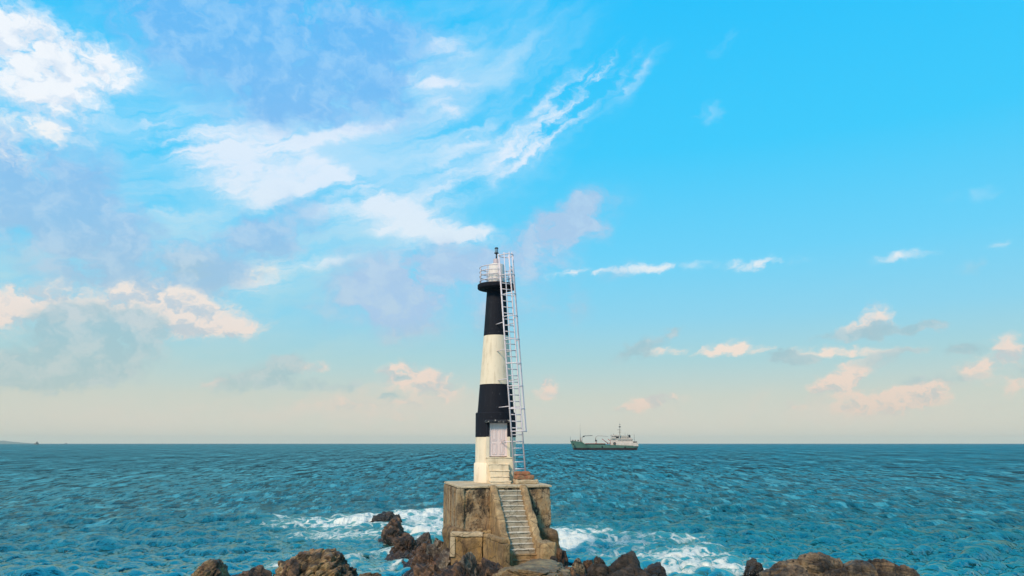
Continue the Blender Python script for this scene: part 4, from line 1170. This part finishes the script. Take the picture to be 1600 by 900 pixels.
# ------------------------------------------------------------------ the coaster out at sea
def build_ship():
    c = on_sea(945, 703.4)
    s = c.y / F * (130.0 / 1600.0)
    X = lambda zx: (zx - 803) * s
    Zz = lambda zy: (655 - zy) * s
    root = empty('cargo_ship', (c.x, c.y + 6, 0), math.radians(-4))
    tag(root, 'green-hulled coastal cargo ship with white deckhouse aft, far out on the sea', 'ship')
    P = lambda n, b, r=.5: plain(n, b, r, 0, .3, .5)
    green, boot, white, dark, red, deckc, buff = P('green_hull', (.10, .20, .155)), P('boot_topping', (.035, .022, .026)), P('ship_white', (.70, .58, .50)), P('ship_dark', (.02, .022, .028), .2), P('ship_red', (.34, .09, .06)), P('deck_paint', (.12, .07, .06)), P('ship_buff', (.50, .44, .38))
    B = 5.6
    st = np.linspace(0, 1, 41)
    xs_top = X(165) + (X(1440) - X(165)) * st
    def halfw(t):
        fwd = np.clip(t / .22, 0, 1) ** .55; aft = 1 - .35 * np.clip((t - .88) / .12, 0, 1) ** 2
        return B * fwd * aft
    sheer = np.interp(xs_top, [X(165), X(380), X(402), X(452), X(830), X(1010), X(1440)], [Zz(482), Zz(500), Zz(508), Zz(550), Zz(555), Zz(560), Zz(576)])
    x_wl = X(232) + (X(1410) - X(232)) * st
    zb = Zz(612)
    def strip(z0f, z1f, flare0, flare1, n=4):
        V, Fs = [], []
        for sgn in (-1, 1):
            base = len(V)
            for i, t in enumerate(st):
                for k in range(n + 1):
                    w = k / n; z0, z1 = z0f(i), z1f(i); z = z0 + (z1 - z0) * w
                    g = np.clip((z + 1.0) / (sheer[i] + 1.0), 0, 1)
                    x = x_wl[i] + (xs_top[i] - x_wl[i]) * g
                    yy = halfw(t) * (.80 + .20 * g) * (1 if t > .25 else (.55 + .45 * g))
                    V.append((x, sgn * yy, z))
            for i in range(len(st) - 1):
                for k in range(n):
                    a = base + i * (n + 1) + k; q = (a, a + n + 1, a + n + 2, a + 1)
                    Fs.append(q if sgn < 0 else q[::-1])
        m = len(st) * (n + 1)
        for k in range(n): Fs.append((m - n - 1 + k, m - n + k + 0, 2 * m - n + k, 2 * m - n - 1 + k))   # transom
        return V, Fs
    V, Fs = strip(lambda i: zb, lambda i: sheer[i], 0, 0, 5); MB().add(V, Fs, True).build('hull', green, root)
    V, Fs = strip(lambda i: -1.0, lambda i: zb + .002, 0, 0, 2); MB().add(V, Fs, True).build('boot_topping', boot, root)
    dk = MB(); V = []
    for i, t in enumerate(st): V += [(xs_top[i], -halfw(t) * .97, sheer[i] - .5), (xs_top[i], halfw(t) * .97, sheer[i] - .5)]
    dk.add(V, [(2 * i, 2 * i + 2, 2 * i + 3, 2 * i + 1) for i in range(len(st) - 1)]).build('deck', deckc, root)
    def bx(name, mat, x0, x1, y0, y1, z0, z1, par=root, bev=.06): return MB().box(min(X(x0), X(x1)), max(X(x0), X(x1)), y0, y1, Zz(z1) if z1 > z0 else Zz(z0), Zz(z0) if z1 > z0 else Zz(z1), bev).build(name, mat, par)
    for (zx, zy) in ((225, 545), (765, 594), (1190, 606)): bx('hull_port', dark, zx - 13, zx + 13, -B * 1.02, -B * .55 if zx < 300 else -B * .9, zy - 12, zy + 12)
    hc = bx('hatch_coaming', dark, 445, 830, -3.6, 3.6, 536, 566)
    bx('hatch_cover', red, 450, 826, -3.4, 3.4, 529, 537, hc)
    # aft bulwark and deckhouse
    bw = MB(); 
    bw.box(X(1018), X(1440), -B * .93, B * .93, Zz(582), Zz(517), .1).build('aft_bulwark', white, root)
    t1 = bx('deckhouse', white, 1030, 1345, -4.7, 4.7, 458, 518)
    for k in range(9): bx('window', dark, 1072 + k * 29, 1088 + k * 29, -4.76, -4.6, 472, 484, t1, 0)
    t0 = bx('front_house', white, 925, 1030, -4.4, 4.4, 440, 572)
    for k in range(3): bx('window', dark, 945 + k * 26, 960 + k * 26, -4.46, -4.3, 462, 474, t0, 0)
    br = bx('bridge', white, 940, 1100, -5.4, 5.4, 378, 441)
    for k in range(5): bx('window', dark, 948 + k * 29, 970 + k * 29, -5.46, -5.2, 398, 416, br, 0)
    bx('bridge_roof', white, 925, 1115, -5.6, 5.6, 371, 379)
    bx('wheelhouse_shade', dark, 1025, 1078, -5.48, -5.3, 400, 437, br, 0)
    ah = bx('boat_deck_house', buff, 1101, 1262, -4.0, 4.0, 385, 459)
    for k in range(4): bx('window', dark, 1112 + k * 40, 1124 + k * 40, -4.06, -3.9, 412, 424, ah, 0)
    bx('deck_edge', white, 1020, 1350, -5.2, 5.2, 452, 459)
    fn = sharp(MB().lathe([(1.35, Zz(460)), (1.35, Zz(390)), (1.1, Zz(372))], 20, (X(1283), 0)).build('funnel', dark, root))
    bx('stern_winch', dark, 1352, 1418, -2.2, 2.2, 492, 518)
    bx('aft_house', white, 1262, 1325, -3.6, 3.6, 425, 459)
    def tube(name, mat, pts, r, par=root): return MB().tube([(X(a), yy, Zz(b)) for a, yy, b in pts], r, 6).build(name, mat, par)
    mm = tube('main_mast', buff, [(1105, 0, 380), (1107, 0, 250), (1110, 0, 130)], [.42, .3, .10])
    for (a, b, zy) in ((1060, 1130, 280), (1080, 1125, 322), (1090, 1132, 225), (1097, 1126, 178)): tube('yard', dark, [(a, 0, zy), (b, 0, zy)], .22, mm)
    bx('radar', dark, 1092, 1124, -.8, .8, 212, 230, mm)
    fm = tube('foremast', buff, [(358, 0, 500), (358, 0, 380), (358, 0, 150)], [.45, .34, .09])
    tube('stay', dark, [(172, 0, 480), (168, 0, 400)], .14)
    tube('flagstaff', dark, [(1378, 0, 500), (1374, 0, 365)], .14)
    tube('antenna', dark, [(990, 0, 372), (992, 0, 345)], .16)
    tube('antenna', dark, [(1250, 0, 386), (1252, 0, 350)], .12); tube('antenna', dark, [(1205, 0, 386), (1206, 0, 335)], .10)
    cr = tube('deck_crane', buff, [(378, 0, 520), (380, 0, 425)], .9)
    tube('jib', dark, [(385, 0, 425), (425, 0, 392), (590, 0, 384)], .26, cr)
    bx('winch', dark, 410, 438, -1, 1, 392, 412, cr)
    c2 = tube('deck_crane', white, [(655, 0, 552), (655, 0, 470)], 1.0)
    bx('crane_cab', dark, 636, 674, -1.2, 1.2, 470, 492, c2)
    tube('jib', buff, [(645, 0, 470), (650, 0, 415), (685, 0, 388), (780, 0, 392), (880, 0, 404)], [.5, .45, .36, .25, .2], c2)
    for (a, b, cc, d) in ((765, 446, 880, 532), (880, 450, 992, 545)): tube('derrick_boom', red, [(a, -2, b), (cc, -2, d)], .36)
    bx('winch', red, 860, 885, -2.6, -1, 515, 545); bx('winch', red, 905, 932, -2.6, -1, 512, 540)
    MB().tube([(X(1000) + 1.2 * math.cos(q), -5.0, Zz(535) + 1.2 * math.sin(q)) for q in np.linspace(0, 6.28, 17)[:-1]], .45, 6, True).build('fender', dark, root)
    for (a, b, zy) in ((172, 400, 474), (1030, 1345, 440), (1345, 1438, 500)):
        rl_ = tube('guard_rail', white, [(a, -4.9 if a > 900 else -2.5, zy), (b, -4.9, zy + (14 if a < 300 else 0))], .12)
    for k, zx in enumerate((215, 262, 318)): bx('windlass', dark, zx - 14, zx + 14, -1.5, 1.5, 466, 490)
build_ship()

def far_boat(u, L_, dist, label, name='distant_boat', hk=1.0):
    p = at(u, 692, dist)
    root = empty(name, (p.x, dist, 0)); tag(root, label, 'boat')
    g = plain('distant_grey', (.07, .10, .11), .6)
    m = MB()
    h = L_ * .09 * hk
    V = [(-L_ * .5, 0, h * 1.25), (-L_ * .40, 0, -.5), (L_ * .46, 0, -.5), (L_ * .5, 0, h)]
    m.add([(x, -L_ * .1 * (1 if abs(x) < L_ * .45 else .5), z) for x, _, z in V] + [(x, L_ * .1 * (1 if abs(x) < L_ * .45 else .5), z) for x, _, z in V],
          [(0, 1, 2, 3), (7, 6, 5, 4), (0, 3, 7, 4), (1, 5, 6, 2), (0, 4, 5, 1), (3, 2, 6, 7)]).build('hull', g, root)
    MB().box(-L_ * .1, L_ * .36, -L_ * .07, L_ * .07, h * .95, h * 2.1, .3).build('cabin', g, root)
    MB().box(-L_ * .02, L_ * .18, -L_ * .05, L_ * .05, h * 2.1, h * 2.9, .3).build('wheelhouse', g, root)
    MB().tube([(L_ * .08, 0, h * 2.9), (L_ * .08, 0, h * 3.8)], L_ * .012, 6).build('mast', g, root)
far_boat(57, 36, 5200, 'dark small ship on the horizon near the left edge', hk=2.0)
far_boat(103, 34, 11000, 'faint tiny vessel on the horizon right of the dark small ship', hk=1.8)

# a low island fading out at the left
def island():
    D_ = 26000.0
    n = 60; V, Fs = [], []
    xr = at(28, 690, D_).x; xl = at(-330, 690, D_).x
    for i in range(n + 1):
        t = i / n; x = xr + (xl - xr) * t
        hgt = 150 * (1 - math.exp(-t * 9)) * (1 + .35 * math.sin(t * 9) + .12 * math.sin(t * 31 + 1)) + 1
        for j in range(7):
            w = (j - 3) / 3
            V.append((x, D_ + w * 1500, hgt * (1 - w * w) * (1 + .1 * math.sin(i * 1.7 + j)) - 2))
    for i in range(n):
        for j in range(6): a = i * 7 + j; Fs.append((a, a + 1, a + 8, a + 7))
    me = mesh_of('island', V, Fs, True)
    tag(link_mesh('island', me, plain('island_scrub', (.10, .13, .10), .9, 0, .3, .002)), kind='structure')
island()

# ------------------------------------------------------------------ the air over the sea
HZ = MB().box(-44000, 44000, -44000, 44000, -8.0, 330.0).build('haze', None)
hm = bpy.data.materials.new('sea_air'); hm.use_nodes = True
hm.node_tree.nodes.remove(hm.node_tree.nodes['Principled BSDF'])
pv = hm.node_tree.nodes.new('ShaderNodeVolumePrincipled')
pv.inputs['Color'].default_value = (.95, .95, .82, 1); pv.inputs['Density'].default_value = 2.4e-5; pv.inputs['Anisotropy'].default_value = 0.0
hm.node_tree.links.new(pv.outputs[0], hm.node_tree.nodes['Material Output'].inputs['Volume'])
HZ.data.materials.append(hm)
tag(HZ, kind='stuff')
